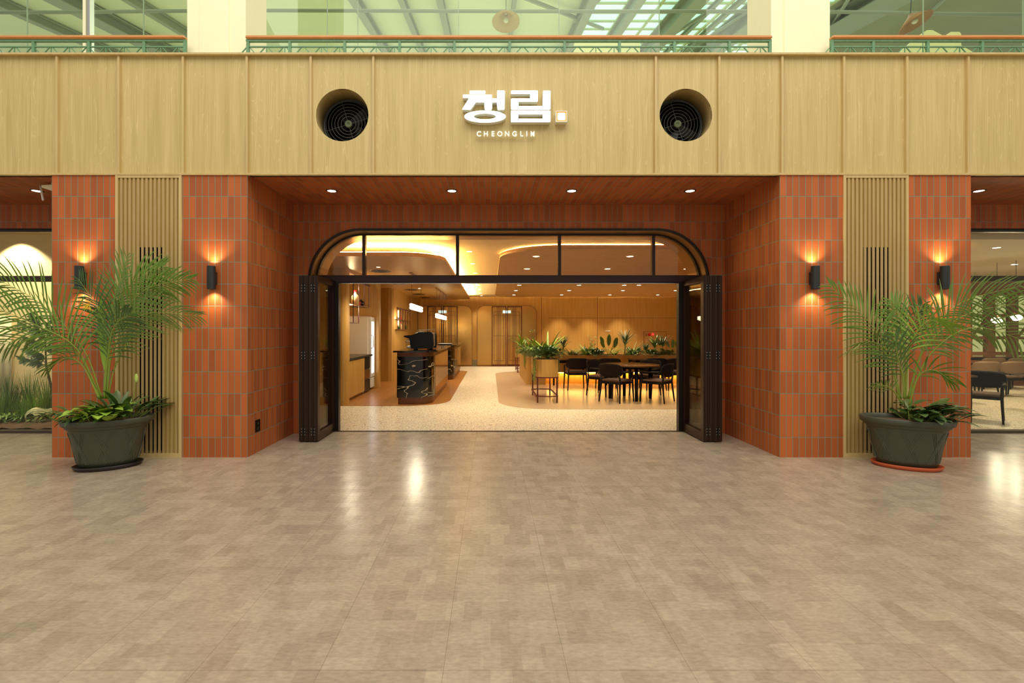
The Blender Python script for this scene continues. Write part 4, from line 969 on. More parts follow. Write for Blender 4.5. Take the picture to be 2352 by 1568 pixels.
rowp = [('dracaena', 1293, 766, 'spiky dark dracaena at the left end of the long planter', LE), ('grass', 1310, 790, 'arching grassy plant next to the left end dracaena', LA), ('fern', 1322, 793, 'low fern with drooping fronds left of the yellow green one', LD),
        ('grass', 1345, 777, 'tall yellow green grassy plant in the long planter', LB), ('rubber', 1360, 768, 'leggy plant with pale round leaves on a thin stem', LD), ('bush', 1356, 797, 'dark round leaved shrub below the leggy plant', LC),
        ('bush', 1373, 800, 'small dark shrub left of the large leaved plant', LC), ('broad', 1398, 764, 'upright plant with large oval green leaves', LA), ('fern', 1412, 790, 'yellow green fern right of the large leaved plant', LB),
        ('dracaena', 1434, 757, 'tallest spiky dracaena in the middle of the long planter', LE), ('fern', 1444, 792, 'yellow green fern at the foot of the tallest dracaena', LB), ('bush', 1458, 799, 'dark shrub under the umbrella shaped plant', LC),
        ('grass', 1452, 776, 'umbrella shaped plant with narrow leaves', LD), ('dracaena', 1488, 785, 'short spiky plant before the hydrant cabinet', LE), ('dracaena', 1503, 768, 'spiky plant under the red lamp', LD),
        ('bush', 1496, 798, 'dark low shrub right of the pale stones', LC), ('dracaena', 1520, 758, 'tall thin dracaena right of the red lamp', LE), ('fern', 1516, 796, 'low fern at the foot of the thin dracaena', LA),
        ('bush', 1532, 800, 'small dark shrub close to the right door post', LC), ('broad', 1545, 776, 'large leaved plant at the right door post', LA)]
for q, (kd, px, pt_, lab, mm) in enumerate(rowp): plant(kd, px, pt_-(7 if kd in ('bush', 'fern') else 0), 12.32+.22*((q*37) % 3)/2, lab, Z0+.0, m=mm)
for q, lab in enumerate(('leftmost pale stone on the soil of the long planter', 'middle pale stone on the soil of the long planter', 'rightmost pale stone on the soil of the long planter')):
    build('stone', MB().sphere((P(1474+q*5, 0, 12.3).x, 12.27, .735), .05, 10, 7, (1.3, .8, .6), 0, .08), mat('pale_stone', (214, 180, 130), .8), label=lab, cat='stone', group='pale stones in the planter')
gA = 'plants in the planter stand nearest the entrance'
plant('grass', 1247, 748, 9.25, 'tall bright bird nest plant with broad arching leaves over the near stand', .78, gA, LB) if False else None
def bignest(x, y, z, L, n, W, lab, grp, m, name='arching_leaf_plant'):
    mb = MB(); 
    for k in range(n):
        a = 2*PI*k/n+random.uniform(-.25, .25); mb.leaf((x, y, z), (math.cos(a), math.sin(a)*.8, random.uniform(.9, 2.6)), (0, 0, 1), L*random.uniform(.7, 1.1), W, random.uniform(.5, 1.2), 7, .25, 0, 'lance')
    build(name, mb, [m, M_STEM], label=lab, cat='plant', group=grp, origin=Vector((x, y, z)))
def trail(x, y, z, L, n, lab, grp, m, w_=.1, dy=.05):
    mb = MB()
    for k in range(n):
        xx = x+random.uniform(-w_, w_)*.6; yy = y+random.uniform(-dy, dy); p = Vector((xx, yy, z)); l = L*random.uniform(.5, 1)
        pts = [p+Vector((random.uniform(-.01, .01), random.uniform(-.01, .01), -l*i/8)) for i in range(9)]
        mb.tube(pts, .002, 4, 1)
        for i in range(22):
            q = p+Vector((0, 0, -l*i/22)); a = random.uniform(0, 6.28); mb.leaf(q, (math.cos(a), math.sin(a), -.3), (0, 0, 1), .03, .016, .3, 2, .1)
    build('trailing_vine', mb, [m, M_STEM], label=lab, cat='plant', group=grp, origin=Vector((x, y, z)))
gA = 'plants in the planter stand nearest the entrance'
bignest(1.10, 9.35, .79, .68, 28, .04, 'bright green plant with long arching leaves over the near stand', gA, LB)
bignest(.98, 9.75, .79, .56, 26, .035, 'yellow green leafy plant behind the arching one on the near stand', gA, LB)
for q, (x, y, m_, lab) in enumerate(((.95, 9.15, LE, 'grey green shrub at the front left of the near stand'), (1.18, 9.2, LC, 'dark leafy shrub at the front right of the near stand'), (.92, 9.6, LD, 'pale leafed shrub at the left side of the near stand'), (1.15, 9.8, LA, 'green shrub at the right side of the near stand'))):
    mb = MB(); bush(mb, (x, y, .84), .27, 260, .085, .04); build('leafy_shrub', mb, [m_, M_STEM], label=lab, cat='plant', group=gA, origin=Vector((x, y, .79)))
trail(.83, 9.1, .82, .5, 9, 'trailing vine hanging from the left corner of the near stand', gA, LA, .05, .12)
trail(1.29, 9.3, .82, .48, 10, 'trailing vine hanging from the right side of the near stand', gA, LC, .03, .2)
gB = 'plants over the end of the built-in planter'
for q, (x, y, m_, lab, r_) in enumerate(((1.0, 12.35, LE, 'silver green shrub over the near end of the built-in planter', .24), (1.18, 12.6, LD, 'variegated shrub behind the silver green one', .22), (1.0, 13.1, LA, 'green shrub in the middle of the built-in planter end', .24), (1.1, 13.9, LC, 'dark shrub at the far end of the planter block', .2))):
    mb = MB(); bush(mb, (x, y, .72), r_*1.15, 220, .1, .045); build('leafy_shrub', mb, [m_, M_STEM], label=lab, cat='plant', group=gB, origin=Vector((x, y, .72)))
bignest(.98, 12.8, .74, .55, 16, .05, 'light green arching plant over the planter end', gB, LA)
trail(.87, 12.5, .75, .42, 9, 'trailing vine down the left face of the planter end', gB, LD, .03, .3)
plant('rubber', 1222, 757, 12.9, 'thin leggy plant with small round leaves rising over the planter end', .72, gB, LC)
gC = 'plants in the far planter stand'
bignest(1.0, 15.8, .8, .6, 16, .05, 'light green arching plant on the far stand with a white flower', gC, LB)
mb = MB(); bush(mb, (1.0, 15.7, .79), .22, 100, .09, .03); build('leafy_shrub', mb, [LA, M_STEM], label='green shrub on the far stand', cat='plant', group=gC, origin=Vector((1.0, 15.7, .79)))
trail(.84, 15.7, .82, .4, 7, 'trailing vine on the far stand', gC, LA, .04, .15)

# ------------------------------------------------------------------ side windows at the recess back plane
def sidewin(n, x0, x1, label):
    t = thing('window_%d' % n, label, 'window', ((x0+x1)/2, YB, 0), kind='structure')
    zt = z_at(530, YB); 
    f = MB().box(x0, x1, YB+.0, YB+.1, 0, .035).box(x0, x1, YB+.02, YB+.12, 2.0, 2.07)
    build('window_frame', f, mat('window_frame_brown', (66, 56, 42), .7), t)
    build('head_trim', MB().box(x0, x1, YB-.01, YB+.02, zt-.015, zt+.02), M_DARK, t)
    build('head_reveal', MB().box(x0, x1, YB+.0, YB+.14, zt, zt+.03), M_REVEAL, t)
    build('pane', MB().box(x0, x1, YB+.06, YB+.068, .035, zt), M_GLASS, t)
sidewin(1, -14, -4.667, 'tall display window beyond the left pier')
sidewin(2, 5.107, 16, 'tall restaurant window beyond the right pier')
zt = z_at(530, YB)
struct('wall_above_window_left', MB().box(-14, -4.667, YB, YB+.2, zt+.02, ZS), M_BRICK, 'terracotta tiled lintel above the left display window', (XL, .2125), 'wall')
struct('wall_above_window_right', MB().box(5.107, 16, YB, YB+.2, zt+.02, ZS), M_BRICK, 'terracotta tiled lintel above the right window', (XR, .2125), 'wall')

# left display garden
struct('wall_display_back', MB().box(-14, -3.6, 8.2, 8.3, 0, 3.2), M_VIT, 'warm white back wall of the display garden', cat='wall')
struct('wall_display_side', MB().box(-5.0, -4.9, YB+.2, 8.2, 0, 3.2), M_VIT, 'warm white side wall of the display garden', cat='wall')
struct('ceiling_display', MB().box(-14, -4.9, YB, 8.3, 3.14, 3.2), M_VIT, 'white ceiling of the display garden', cat='ceiling')
gs = MB(); nx, ny = 60, 14
vs = []; 
for j in range(ny+1):
    for i in range(nx+1):
        x = -12+7*i/nx; y = YB+.1+(8.19-YB-.1)*j/ny; vs.append((x, y, .045+.10*j/ny+random.uniform(-.012, .012)))
gs.add(vs, [(j*(nx+1)+i, j*(nx+1)+i+1, (j+1)*(nx+1)+i+1, (j+1)*(nx+1)+i) for j in range(ny) for i in range(nx)])
build('planting_soil', gs, M_SOIL, label='brown bark mulch soil of the display garden', cat='soil', kind='stuff')
DX = (50-VX)/FPX*8.05
light('display_spot', 'SPOT', (DX-.15, 7.85, 3.0), 150, (1, .86, .62), .03, spot=math.radians(100), blend=.35, rot=(math.radians(12), 0, 0))
t = thing('display_downlight', 'bright recessed light washing the display garden wall', 'ceiling light', (DX, 7.85, 3.14))
build('housing', MB().lathe([(.055, 3.14), (.06, 3.02), (.05, 3.02), (.045, 3.1), (.001, 3.1)], 16, (DX, 7.85, 0)), M_WHITE, t)
for q, xq in enumerate((-7.2, -6.5)):  # two added fill spots in housings, brighten the display garden
    t = thing('display_downlight', ['near', 'far'][q]+'er added fill lamp above the plants of the display garden', 'ceiling light', (xq, 7.2, 3.14))
    build('housing', MB().lathe([(.055, 3.14), (.06, 3.06), (.05, 3.06), (.045, 3.12), (.001, 3.12)], 16, (xq, 7.2, 0)), M_WHITE, t)
    light('beam', 'SPOT', (xq, 7.2, 3.05), 110, (1, .86, .62), .06, spot=math.radians(130), blend=.8, parent=t)
gD = 'grasses of the display garden'
for q, (px, pt_, Y, m_, lab) in enumerate(((18, 850, 7.2, LE, 'tall dark grass clump at the left edge of the display garden'), (38, 880, 7.5, LC, 'dark grass clump behind the tall one in the display garden'), (70, 840, 7.5, LD, 'fine upright grass in the middle of the display garden'), (82, 890, 7.1, LB, 'yellow green grass clump in the middle of the display garden'), (110, 850, 7.3, LD, 'tall grass clump beside the brick pier in the display garden'), (52, 905, 6.9, LA, 'short green grass clump before the fine upright grass'), (3, 870, 7.0, LD, 'grass clump cut by the left edge of the photo'))):
    x = (px-VX)/FPX*Y; zb = .06+(Y-6.5)*.055; h = z_at(pt_, Y)-zb; mb = MB()
    for k in range(110):
        a = random.uniform(0, 6.28); rr = random.uniform(0, .11); mb.leaf((x+rr*math.cos(a), Y+rr*math.sin(a), zb), (math.cos(a)*.3, math.sin(a)*.3, random.uniform(1, 2.4)), (0, 0, 1), h*random.uniform(.5, 1.05), .010, random.uniform(.1, .7), 5, .1, 0, 'blade')
    build('ornamental_grass', mb, [m_], label=lab, cat='grass clump', group=gD, origin=Vector((x, Y, zb)))
for q, (px, Y, m_, lab) in enumerate(((22, 6.95, LB, 'low yellow green strappy plant at the left of the display garden'), (60, 6.9, LA, 'low fern before the yellow green grass'), (100, 6.9, LB, 'low arching plant left of the stone'), (5, 6.8, LD, 'low green plant at the far left corner'))):
    x = (px-VX)/FPX*Y; zb = .07; mb = MB(); rosette(mb, (x, Y, zb), 26, .27, .026, .8, 1.0, 0, 'lance'); build('strappy_plant', mb, [m_], label=lab, cat='plant', group='low plants of the display garden', origin=Vector((x, Y, zb)))
# small tree
x = (122-VX)/FPX*7.4; t = thing('small_tree', 'slender olive like tree beside the brick pier in the display garden', 'tree', (x, 7.4, .1))
top = P(100, 770, 7.35); tr = [Vector((x, 7.4, .1)), P(118, 890, 7.4), P(106, 840, 7.38), P(104, 780, 7.36), P(96, 745, 7.35)]
build('trunk', MB().tube(tr, [.022, .018, .014, .01, .005], 8), mat('bark_brown', (96, 80, 58), .8), t)
mb = MB(); br = MB()
for (sx, sy, ex, ey) in ((106, 840, 50, 826), (106, 835, 62, 800), (104, 800, 60, 778), (104, 790, 125, 750), (100, 770, 45, 745), (98, 760, 75, 728), (100, 765, 120, 735), (104, 810, 135, 790), (105, 825, 80, 815), (104, 785, 85, 760)):
    a = P(sx, sy, 7.37); b_ = P(ex, ey, 7.37+random.uniform(-.2, .2)); br.tube([a, (a+b_)/2+Vector((0, 0, .03)), b_], [.005, .004, .002], 5)
    for s_ in range(24):
        q = a+(b_-a)*(.15+.85*s_/23); 
        for g in (-1, 1):
            d = (b_-a).normalized()+Vector((random.uniform(-.5, .5), random.uniform(-.6, .6), g*random.uniform(.3, 1))); mb.leaf(q, d, (0, -1, .4), random.uniform(.07, .12), .03, .3, 3, .1)
build('branches', br, MATS['bark_brown'], t); build('foliage', mb, LE, t)
build('hollow_stone', MB().lathe([(.045, 0), (.075, .0), (.11, -.03), (.13, -.09), (.11, -.15), (.06, -.18)], 20, (P(97, 0, 6.95).x, 6.95, .13), 'y').sphere((P(97, 0, 6.95).x-.0, 7.08, .12), .12, 16, 10, (1.1, .7, .75), 0, .04), mat('pale_rock', (206, 196, 150), .8, var=.15, vscale=30), label='pale hollow stone on the mulch of the display garden', cat='stone')
cu = MB(); 
def cf(u, v): return ((-9.3+1.25*u, 8.12+.01*math.sin(u*60), .25+1.35*v), (0, 1, 0))
cu.sheet(cf, 90, 2, .004); build('sheer_curtain', cu, mat('sheer_white', (232, 222, 186), .8), label='pale curtain hanging at the left edge of the display window', cat='curtain')

# ------------------------------------------------------------------ potted palms
def pot(cx, cy, rot, saucer_m, lab):
    t = thing('plant_pot', lab, 'plant pot', (cx, cy, 0), group='oval green pots at the piers')
    A, B_ = 1.0, .66
    prof = [(.2, .03), (.235, .035), (.25, .09), (.29, .3), (.315, .385), (.32, .40), (.335, .405), (.34, .415), (.345, .43), (.365, .435), (.37, .45), (.378, .485), (.37, .493), (.345, .49), (.335, .46), (.29, .40)]
    build('pot_body', MB().lathe(prof, 56, (cx, cy, 0), 'z', 0, A, B_, rot), M_POT, t)
    build('saucer', MB().lathe([(.001, .0), (.255, .0), (.27, .012), (.285, .04), (.276, .042), (.262, .02), (.2, .014)], 48, (cx, cy, 0), 'z', 0, A, B_, rot), saucer_m, t)
    build('soil', MB().lathe([(.34, .445), (.2, .46), (.001, .465)], 32, (cx, cy, 0), 'z', 0, A, B_, rot), M_SOIL, t, kind='stuff')
    # raised lattice ribs
    rb = MB()
    def surf(a, h):
        r = .25+(.315-.25)*((h-.09)/.295) if h > .09 else .25
        r = .252+.04*min(1, (h-.09)/.21)+.025*max(0, (h-.3)/.085); r += .001
        x, y = r*math.cos(a)*A, r*math.sin(a)*B_; return Vector((cx+x*math.cos(rot)-y*math.sin(rot), cy+x*math.sin(rot)+y*math.cos(rot), h))
    for k in range(8):
        a0 = 2*PI*k/8
        for dd in (-1, 1):
            for off in (-.05, 0, .05): rb.tube([surf(a0+off+dd*(.42*(i/9-.5)), .07+.30*i/9) for i in range(10)], .0028, 5)
    build('relief_ribs', rb, mat('pot_rib', (84, 86, 70), .38), t)
    return t
pot(-3.78, 4.78, math.radians(28), mat('black_saucer', (30, 20, 16), .4), 'dark green oval pot on a black saucer before the left slatted panel')
pot(4.11, 4.78, math.radians(-28), mat('terracotta_saucer', (178, 78, 36), .55), 'dark green oval pot on a terracotta saucer before the right slatted panel')
def bez(pts, n):
    pts = [Vector(p) for p in pts]; ext = [pts[0]*2-pts[1]]+pts+[pts[-1]*2-pts[-2]]; out = []
    m = len(pts)-1
    for i in range(n+1):
        u = i/n*m; k = min(int(u), m-1); t = u-k; a, b, c, d = ext[k:k+4]
        out.append(.5*((2*b)+(c-a)*t+(2*a-5*b+4*c-d)*t*t+(3*b-a-3*c+d)*t**3))
    return out
def frond(t, pix, y0, y1, m, roll, L=.34, start=.30, pairs=24, wd=.016, rr=.0075):
    P3 = [P(px, py, y0+(y1-y0)*i/(len(pix)-1)) for i, (px, py) in enumerate(pix)]
    c = bez(P3, 40); mb = MB(); n = len(c)
    mb.tube(c, [rr*(1-.85*i/(n-1)) for i in range(n)], 7, 1)
    cl = sum((c[i+1]-c[i]).length for i in range(n-1)); pairs = int(max(8, min(27, cl*(1-start)/.043)))
    for k in range(pairs):
        u = start+(1-start)*(k+.5)/pairs; i = min(int(u*(n-1)), n-2); q = c[i]+(c[i+1]-c[i])*(u*(n-1)-i); T = (c[i+1]-c[i]).normalized()
        sd = T.cross(Vector((0, 0, 1)))
        if sd.length < .05: sd = Vector((1, 0, 0))
        sd.normalize(); upv = sd.cross(T).normalized()
        f = (u-start)/(1-start); ln = L*(math.sin(PI*(.18+.78*f))**.6)*random.uniform(.88, 1.06)
        R = Matrix.Rotation(roll, 3, T); sd = R @ sd; upv = R @ upv
        for g in (-1, 1):
            d = sd*g*(.95-.35*f)+T*(.62+.55*f)+upv*.22
            d += Vector((random.uniform(-.07, .07), random.uniform(-.07, .07), random.uniform(-.07, .07)))
            mb.leaf(q, d, upv, ln*1.1, wd, random.uniform(.3, .75), 6, .35, 0, 'lance')
    build('frond', mb, [m, M_STEM], t)
tl = thing('areca_palm', 'tall palm with long fronds in the left dark green pot', 'palm', (-3.78, 4.78, .46), group='potted palms')
F = [([(235, 915), (190, 800), (90, 695), (-60, 615)], 4.78, 4.35, LA, 1.1, .40), ([(232, 915), (175, 800), (80, 745), (-50, 690)], 4.78, 4.2, LA, 1.3, .36),
     ([(230, 915), (180, 815), (95, 770), (-20, 800)], 4.76, 4.5, LD, .9, .36), ([(228, 915), (190, 840), (150, 822), (105, 850)], 4.74, 4.5, LD, .5, .24),
     ([(240, 915), (250, 780), (262, 690), (292, 590)], 4.8, 4.75, LD, 1.3, .36), ([(243, 915), (262, 765), (330, 668), (440, 640)], 4.82, 4.7, LA, -1.2, .33),
     ([(245, 915), (262, 800), (330, 722), (455, 725)], 4.8, 4.55, LD, -1.1, .34), ([(240, 915), (256, 745), (298, 655), (375, 612)], 4.84, 4.9, LA, -1.3, .34),
     ([(238, 915), (244, 790), (228, 715), (180, 640)], 4.8, 4.7, LC, 1.2, .32), ([(248, 915), (262, 850), (285, 800), (305, 770)], 4.78, 4.6, LA, 1.0, .2), ([(240, 915), (248, 820), (262, 750), (300, 720)], 4.74, 4.4, LC, -.9, .3)]
for pix, y0, y1, m_, rl, L in F: frond(tl, pix, y0, y1, m_, rl, L)
sp_ = MB(); sp_.leaf(P(243, 850, 4.79), (-.06, 0, 1), (0, -1, .0), .75, .09, 0, 6, .3, 0, 'lance'); build('spear_leaf', sp_, LB, tl)
fl = MB(); 
for k in range(14): fl.leaf(P(205, 700, 4.7), (random.uniform(-1, .3), random.uniform(-.3, .3), random.uniform(-1, .4)), (0, -1, 0), .08, .008, .3, 2)
build('yellow_inflorescence', fl, mat('yellow_flower', (226, 200, 30), .5), tl)
tr_ = thing('areca_palm', 'palm leaning to the right in the pot with terracotta saucer', 'palm', (4.11, 4.78, .46), group='potted palms')
F = [([(2070, 915), (2048, 840), (2000, 745), (1905, 655)], 4.8, 4.75, LA, 1.2, .33), ([(2066, 915), (2045, 835), (2005, 785), (1935, 815)], 4.78, 4.6, LD, .5, .2),
     ([(2076, 915), (2075, 800), (2068, 740), (2048, 690)], 4.82, 4.75, LA, 1.3, .26), ([(2085, 915), (2125, 800), (2225, 720), (2400, 690)], 4.8, 4.4, LA, -1.1, .36),
     ([(2084, 915), (2125, 790), (2200, 700), (2345, 655)], 4.84, 4.6, LD, -1.2, .34), ([(2086, 915), (2140, 810), (2240, 752), (2400, 800)], 4.76, 4.3, LD, -.9, .36),
     ([(2080, 915), (2090, 800), (2130, 738), (2185, 750)], 4.74, 4.4, LB, -.7, .26), ([(2088, 930), (2110, 865), (2145, 850), (2195, 880)], 4.7, 4.4, LA, -.8, .22),
     ([(2078, 915), (2086, 800), (2098, 740), (2120, 700)], 4.86, 4.8, LC, -1.3, .26), ([(2072, 925), (2050, 895), (2030, 885), (2005, 885)], 4.74, 4.6, LD, .8, .14), ([(2078, 915), (2072, 860), (2062, 820), (2055, 770)], 4.72, 4.5, LC, .9, .26)]
for pix, y0, y1, m_, rl, L in F: frond(tr_, pix, y0, y1, m_, rl, L)
# ground cover
def cover(name, cx, cy, rot, n, m, L, W, shape, lab, spread=1.0, z=.47, r0=.0, r1=.9, arc=(0, 6.28), up=(.2, 1.0), hh=.16, droop=.5, cat='plant', bud=None):
    t = thing(name, lab, cat, (cx, cy, z), group='ground plants in the green pots')
    mb = MB(); st = MB()
    for k in range(n):
        a = random.uniform(*arc); r = .33*random.uniform(r0, r1); x, y = r*math.cos(a), r*math.sin(a)*.66
        X = cx+x*math.cos(rot)-y*math.sin(rot); Y = cy+x*math.sin(rot)+y*math.cos(rot)
        b_ = Vector((X, Y, z+random.uniform(.01, hh))); d = Vector((X-cx, Y-cy, 0)); d = d.normalized() if d.length > .01 else Vector((0, -1, 0))
        d = d+Vector((random.uniform(-.5, .5), random.uniform(-.5, .5), random.uniform(*up)))
        st.tube([(X*.7+cx*.3, Y*.7+cy*.3, z), b_], .0025, 5)
        mb.leaf(b_, d, (0, 0, 1), L*random.uniform(.75, 1.15), W*random.uniform(.8, 1.15), droop, 6, .22, 0, shape)
    build('leaves', mb, m, t); build('stems', st, M_STEM, t)
    if bud is not None:
        build('flower_stem', MB().tube([(cx+.1, cy, z), bud], .003, 6), M_STEM, t)
        build('flower_bud', MB().sphere(bud, .022, 12, 8, (.8, .5, 2.0)), mat('bud_green', (176, 206, 96), .4), t)
    return t
cover('pothos_plant', -3.80, 4.70, math.radians(28), 40, mat('pothos_leaf', (142, 176, 62), .4, var=.4, vscale=14), .17, .13, 'heart', 'bright pothos spilling over the front rim of the left pot', arc=(3.3, 6.1), hh=.12)
cover('peace_lily', -3.72, 4.86, math.radians(28), 60, LC, .24, .06, 'lance', 'dark leaved peace lily with a pale bud in the left pot', up=(.3, 1.2), hh=.1, bud=P(313, 868, 4.8))
cover('spathe_plant', -3.95, 4.72, math.radians(28), 26, LC, .26, .045, 'lance', 'dark narrow leaved plant hanging over the left end of the left pot', r0=.1, arc=(2.2, 4.4), up=(.1, .6), hh=.1, droop=.8)
cover('peace_lily', 4.14, 4.77, math.radians(-28), 62, LC, .2, .075, 'lance', 'dark glossy leaved plant at the foot of the right palm', up=(.2, .9), hh=.13, arc=(-1.9, 1.9))
cover('aglaonema_plant', 4.22, 4.72, math.radians(-28), 26, LE, .2, .07, 'lance', 'grey green leaved plant at the right rim of the right pot', r0=.2, arc=(-1.2, 1.2), up=(.1, .8), hh=.14)

# ------------------------------------------------------------------ upper level
struct('floor_upper', MB().box(-14, 16, YP+.16, 24, ZT-.25, ZT-.17), mat('upper_floor_grey', (214, 212, 196), .7), 'upper gallery floor above the restaurant', cat='floor')
YR = 5.3
def zr(py): return EYE+(VY-py)/FPX*YR
for n, (x0, x1) in enumerate((((430-VX)/FPX*5.4, (564.5-VX)/FPX*5.4), ((1771-VX)/FPX*5.4, (1906-VX)/FPX*5.4))):
    struct('wall_column_%s' % ['left', 'right'][n], MB().box(x0, x1, 5.40, 5.9, ZT-.17, 9).box(x0+.14, x1-.18, 5.392, 5.40, ZT+.02, 9), M_CREAM, 'cream gallery column above the %s pier' % ['left', 'right'][n], cat='column')
def railing(x0, x1, posts, lab):
    t = thing('balcony_railing', lab, 'railing', ((x0+x1)/2, YR, ZT-.17), group='green balcony railings')
    build('handrail', MB().rbox(x0, x1, YR-.035, YR+.035, zr(92), zr(83.5), .012), M_HAND, t)
    build('rails', MB().box(x0, x1, YR-.015, YR+.015, zr(96.5), zr(92)).box(x0, x1, YR-.008, YR+.008, zr(109), zr(106.5)), M_GREEN, t)
    for x in posts: build('post', MB().box(x-.014, x+.014, YR-.014, YR+.014, ZT-.17, zr(92)), M_GREEN, t)
    br = MB(); x = posts[0]-.602
    while x < x1:
        for k in range(3):
            xx = x+.2007*k
            if x0 < xx < x1:
                if k: br.box(xx-.004, xx+.004, YR-.005, YR+.005, ZT-.1, zr(107))
                for g in (-1, 1): br.tube([(xx+g*.014, YR, zr(108)), (xx+g*.18, YR, ZT-.03)], .0065, 4)
        x += .602
    build('lattice_braces', br, M_GREEN, t)
railing(-10, (427.5-VX)/FPX*YR, [(p-VX)/FPX*YR for p in (427-349-127*3, 427-349-127*2, 427-349-127, 78, 205, 332, 425.5)], 'green metal balcony railing with timber handrail left of the left column')
railing((566-VX)/FPX*YR, (1771-VX)/FPX*YR, [(p-VX)/FPX*YR for p in [570]+[666+126.1*k for k in range(9)]+[1768]], 'green metal balcony railing with timber handrail above the sign')
railing((1908-VX)/FPX*YR, 11, [(p-VX)/FPX*YR for p in [1910, 2004.5, 2130, 2255, 2380, 2505]], 'green metal balcony railing with timber handrail right of the right column')
YU = 7.2
def xu(px): return (px-VX)/FPX*YU
for n, (x0, x1, frames, lab) in enumerate(((-14, xu(500), (201,), 'gallery window left of the left column'), (xu(575), xu(1770), (582, 597, 1748, 1762), 'wide gallery window above the sign'), (xu(1840), 16, (), 'gallery window right of the right column'))):
    t = thing('window_%d' % (n+4), lab, 'window', ((x0+x1)/2, YU, ZT), kind='structure')
    fr_ = MB().box(x0, x1, YU-.03, YU+.03, ZT-.17, ZT+.02)
    build('sill', fr_, M_CREAM, t)
    for i, px in enumerate(frames):
        x = xu(px); build('mullion', MB().box(x-.022, x+.022, YU-.06, YU+.04, ZT-.17, 9), M_CREAM if i % 2 == 0 else M_SILV, t)
        x += .055; build('mullion', MB().box(x-.02, x+.02, YU-.05, YU+.03, ZT-.17, 9), M_SILV, t) if n == 0 else None
    build('pane', MB().box(x0, x1, YU-.005, YU+.005, ZT, 9), M_GLASSU, t)
    jt = MB()
    for px in {0: (63, 330), 1: (752, 822, 1053, 1284, 1514), 2: (2120, 2349)}[n]: jt.box(xu(px)-.005, xu(px)+.005, YU-.008, YU+.008, ZT, 9)
    build('joints', jt, mat('glass_joint', (150, 170, 140), .4), t)
light('gallery_fill', 'AREA', (0.5, 14, 9.2), 1050, (1.0, .99, .88), 24, 9, (math.radians(12.7), 0, 0))  # added area light, stands in for daylight to brighten the gallery
SL = .225  # roof built behind the glass in place of the reflected atrium roof
def zrf(y): return EYE+5.6+SL*y
def sloped(x0, x1, y0, y1, th=.05, dz=0):
    return MB().add([(x, y, zrf(y)+dz+h) for h in (0, th) for (x, y) in ((x0, y0), (x1, y0), (x1, y1), (x0, y1))], [(3, 2, 1, 0), (4, 5, 6, 7), (0, 1, 5, 4), (1, 2, 6, 5), (2, 3, 7, 6), (3, 0, 4, 7)])
struct('ceiling_reflected_left', sloped(-16, 2.6, 9, 22), mat('pale_green_panel', (228, 234, 202), .8, var=.06, vscale=.6), 'pale green sloped panel standing in for the reflected atrium roof', cat='ceiling')
struct('ceiling_reflected_right', sloped(8.7, 24, 9, 22), mat('olive_grey_panel', (150, 152, 122), .8, var=.1, vscale=.8), 'olive grey sloped panel standing in for the reflected atrium roof', cat='ceiling')
t = thing('window_7', 'glazed skylight of the stand-in for the reflected atrium roof', 'window', (5.6, 14, zrf(14)), kind='structure')
build('pane', sloped(2.6, 8.7, 9, 22, .02), mat('skylight_sky', (180, 220, 226), .6, emit=(205, 238, 240), es=1.0), t)
gb = MB()
for y in [9.5+.55*k for k in range(22)]: m2 = sloped(2.6, 8.7, y, y+.06, .05, -.06); gb.add(m2.v, m2.f)
for x in [2.6+.87*k for k in range(8)]: m2 = sloped(x-.03, x+.03, 9, 22, .05, -.07); gb.add(m2.v, m2.f)
build('glazing_bars', gb, mat('glazing_bar', (196, 200, 150), .6), t)
M_STL = mat('steel_grey', (150, 158, 140), .5); 
bl = [(191, .42, .3), (826, .2, .2), (930, .14, .18), (1015, .16, .2), (1345, .22, .35), (1450, .2, .3), (1570, .34, .4), (1735, .4, .5), (20, .2, .2), (330, .14, .2), (1180, .1, .15), (1640, .08, .1), (1690, .08, .1), (1990, .9, .3)]
for q, (px, wd, dp) in enumerate(bl):
    x = (px-VX)/FPX*12.2
    m2 = sloped(x-wd/2, x+wd/2, 9, 22, .03, -.1-dp); m3 = sloped(x-wd*.08, x+wd*.08, 9, 22, dp, -.08-dp); m2.add(m3.v, m3.f); m3 = sloped(x-wd/2, x+wd/2, 9, 22, .03, -.09); m2.add(m3.v, m3.f)
    build('reflected_roof_beam', m2, M_STL, label='grey steel beam of the stand-in roof, number %d counted by its fixing order' % (q+1) if False else 'grey steel beam of the reflected atrium roof, built behind the glass', cat='beam', group='steel roof beams behind the gallery glass', kind='structure')
def onroof(px, py, dz=.2):
    Y = (5.6-dz)/((VY-py)/FPX-SL); return P(px, py, Y)
for a, b_ in (((1180, -15), (1385, 66)), ((1385, -10), (1320, 50)), ((1640, 20), (1470, 125)), ((1745, 10), (1560, 130)), ((1960, -20), (1880, 110)), ((2030, -20), (1890, 115)), ((2200, -30), (2060, 95))):
    build('reflected_roof_brace', MB().tube([onroof(*a), onroof(*b_)], .05, 6), M_STL, label='slim diagonal brace of the reflected roof steelwork, built behind the glass', cat='brace', group='diagonal roof braces', kind='structure')
pw = MB(); 
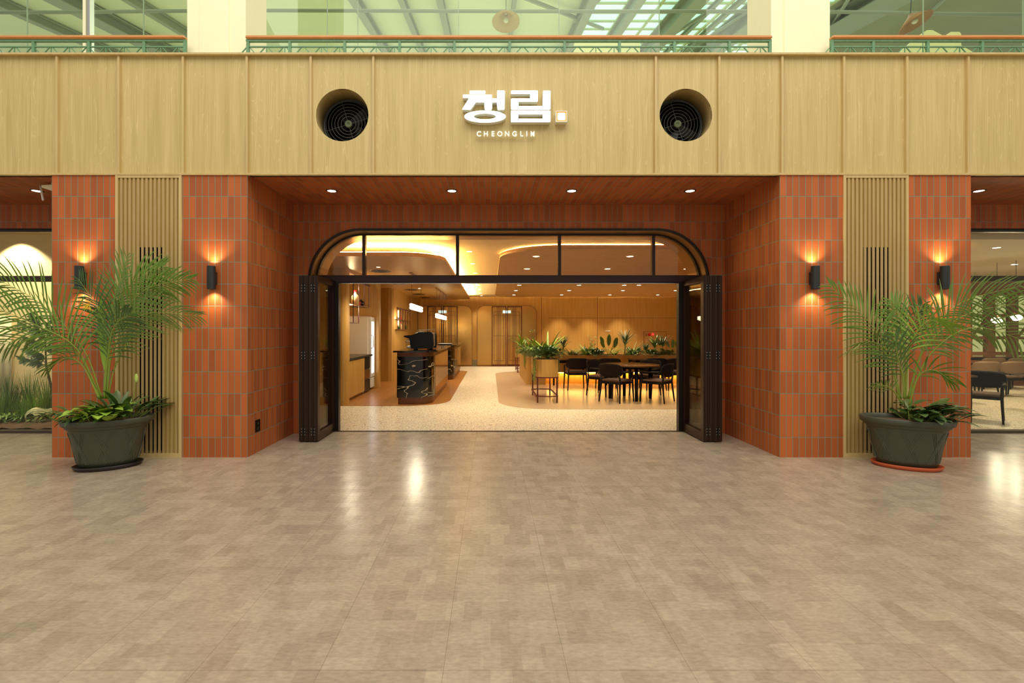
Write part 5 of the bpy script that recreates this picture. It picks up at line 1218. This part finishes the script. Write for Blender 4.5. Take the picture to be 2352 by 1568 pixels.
for s0, s1 in (((-120, 29), (430, 25)), ((595, 24), (1760, 26)), ((1906, 27), (2400, 34))):
    pw.tube([P(s0[0], s0[1], 9.6), P((s0[0]+s1[0])/2, (s0[1]+s1[1])/2+1, 9.6), P(s1[0], s1[1], 9.6)], .034, 10)
build('service_pipe', pw, mat('pipe_grey', (146, 152, 142), .5), label='grey service pipe running across behind the gallery glass', cat='pipe')
for q, (px, py, Y, ax) in enumerate(((2102, 50, 8.6, .5), (1162, 48, 9.0, .1))):
    c = P(px, py, Y); t = thing('cone_pendant', ['copper cone pendant lamp behind the gallery glass right of the right column', 'pale copper cone pendant behind the gallery glass above the sign'][q], 'pendant lamp', (c.x, c.y, c.z), group='copper cone pendants')
    M = Matrix.Translation(c) @ Matrix.Rotation(-.35 if q == 0 else 0, 4, 'Y') @ Matrix.Rotation(-.2, 4, 'X')
    build('lamp_shade', MB().lathe([(.03, .17), (.05, .14), (.12, .09), (.26, -.02), (.25, -.03), (.11, .08), (.03, .13)], 28).move(M), mat('copper', (176, 124, 84), .5, .3) if q == 0 else mat('pale_copper', (206, 172, 112), .5, .2), t)
    build('bulb', MB().sphere((0, 0, .02), .05, 12, 8).move(M), M_WHITE, t)
    build('cord', MB().tube([M @ Vector((0, 0, .17)), (c.x+.03, c.y, zrf(c.y))], .006, 6), M_BLACK, t)
# cream house shaped board
hp = [(2065, 400), (2065, 122), (2118, 76), (2130, 69), (2142, 69), (2178, 88), (2180, 78), (2184, 73), (2204, 73), (2208, 78), (2208, 104), (2240, 122), (2240, 400)]
build('house_cutout', MB().prism([(P(a, 0, 7.9).x, max(ZT-.17, P(0, b_, 7.9).z)) for a, b_ in hp], 7.9, 8.0, 'y'), mat('cream_board', (246, 238, 196), .6), label='cream house shaped board standing behind the gallery glass', cat='board')
build('radiator', MB().box(P(1320, 0, 8).x, P(1470, 0, 8).x, 8, 8.1, ZT-.17, P(0, 95, 8).z), mat('cream_board', (246, 238, 196), .6), label='low cream slatted unit behind the railing above the sign', cat='cabinet')
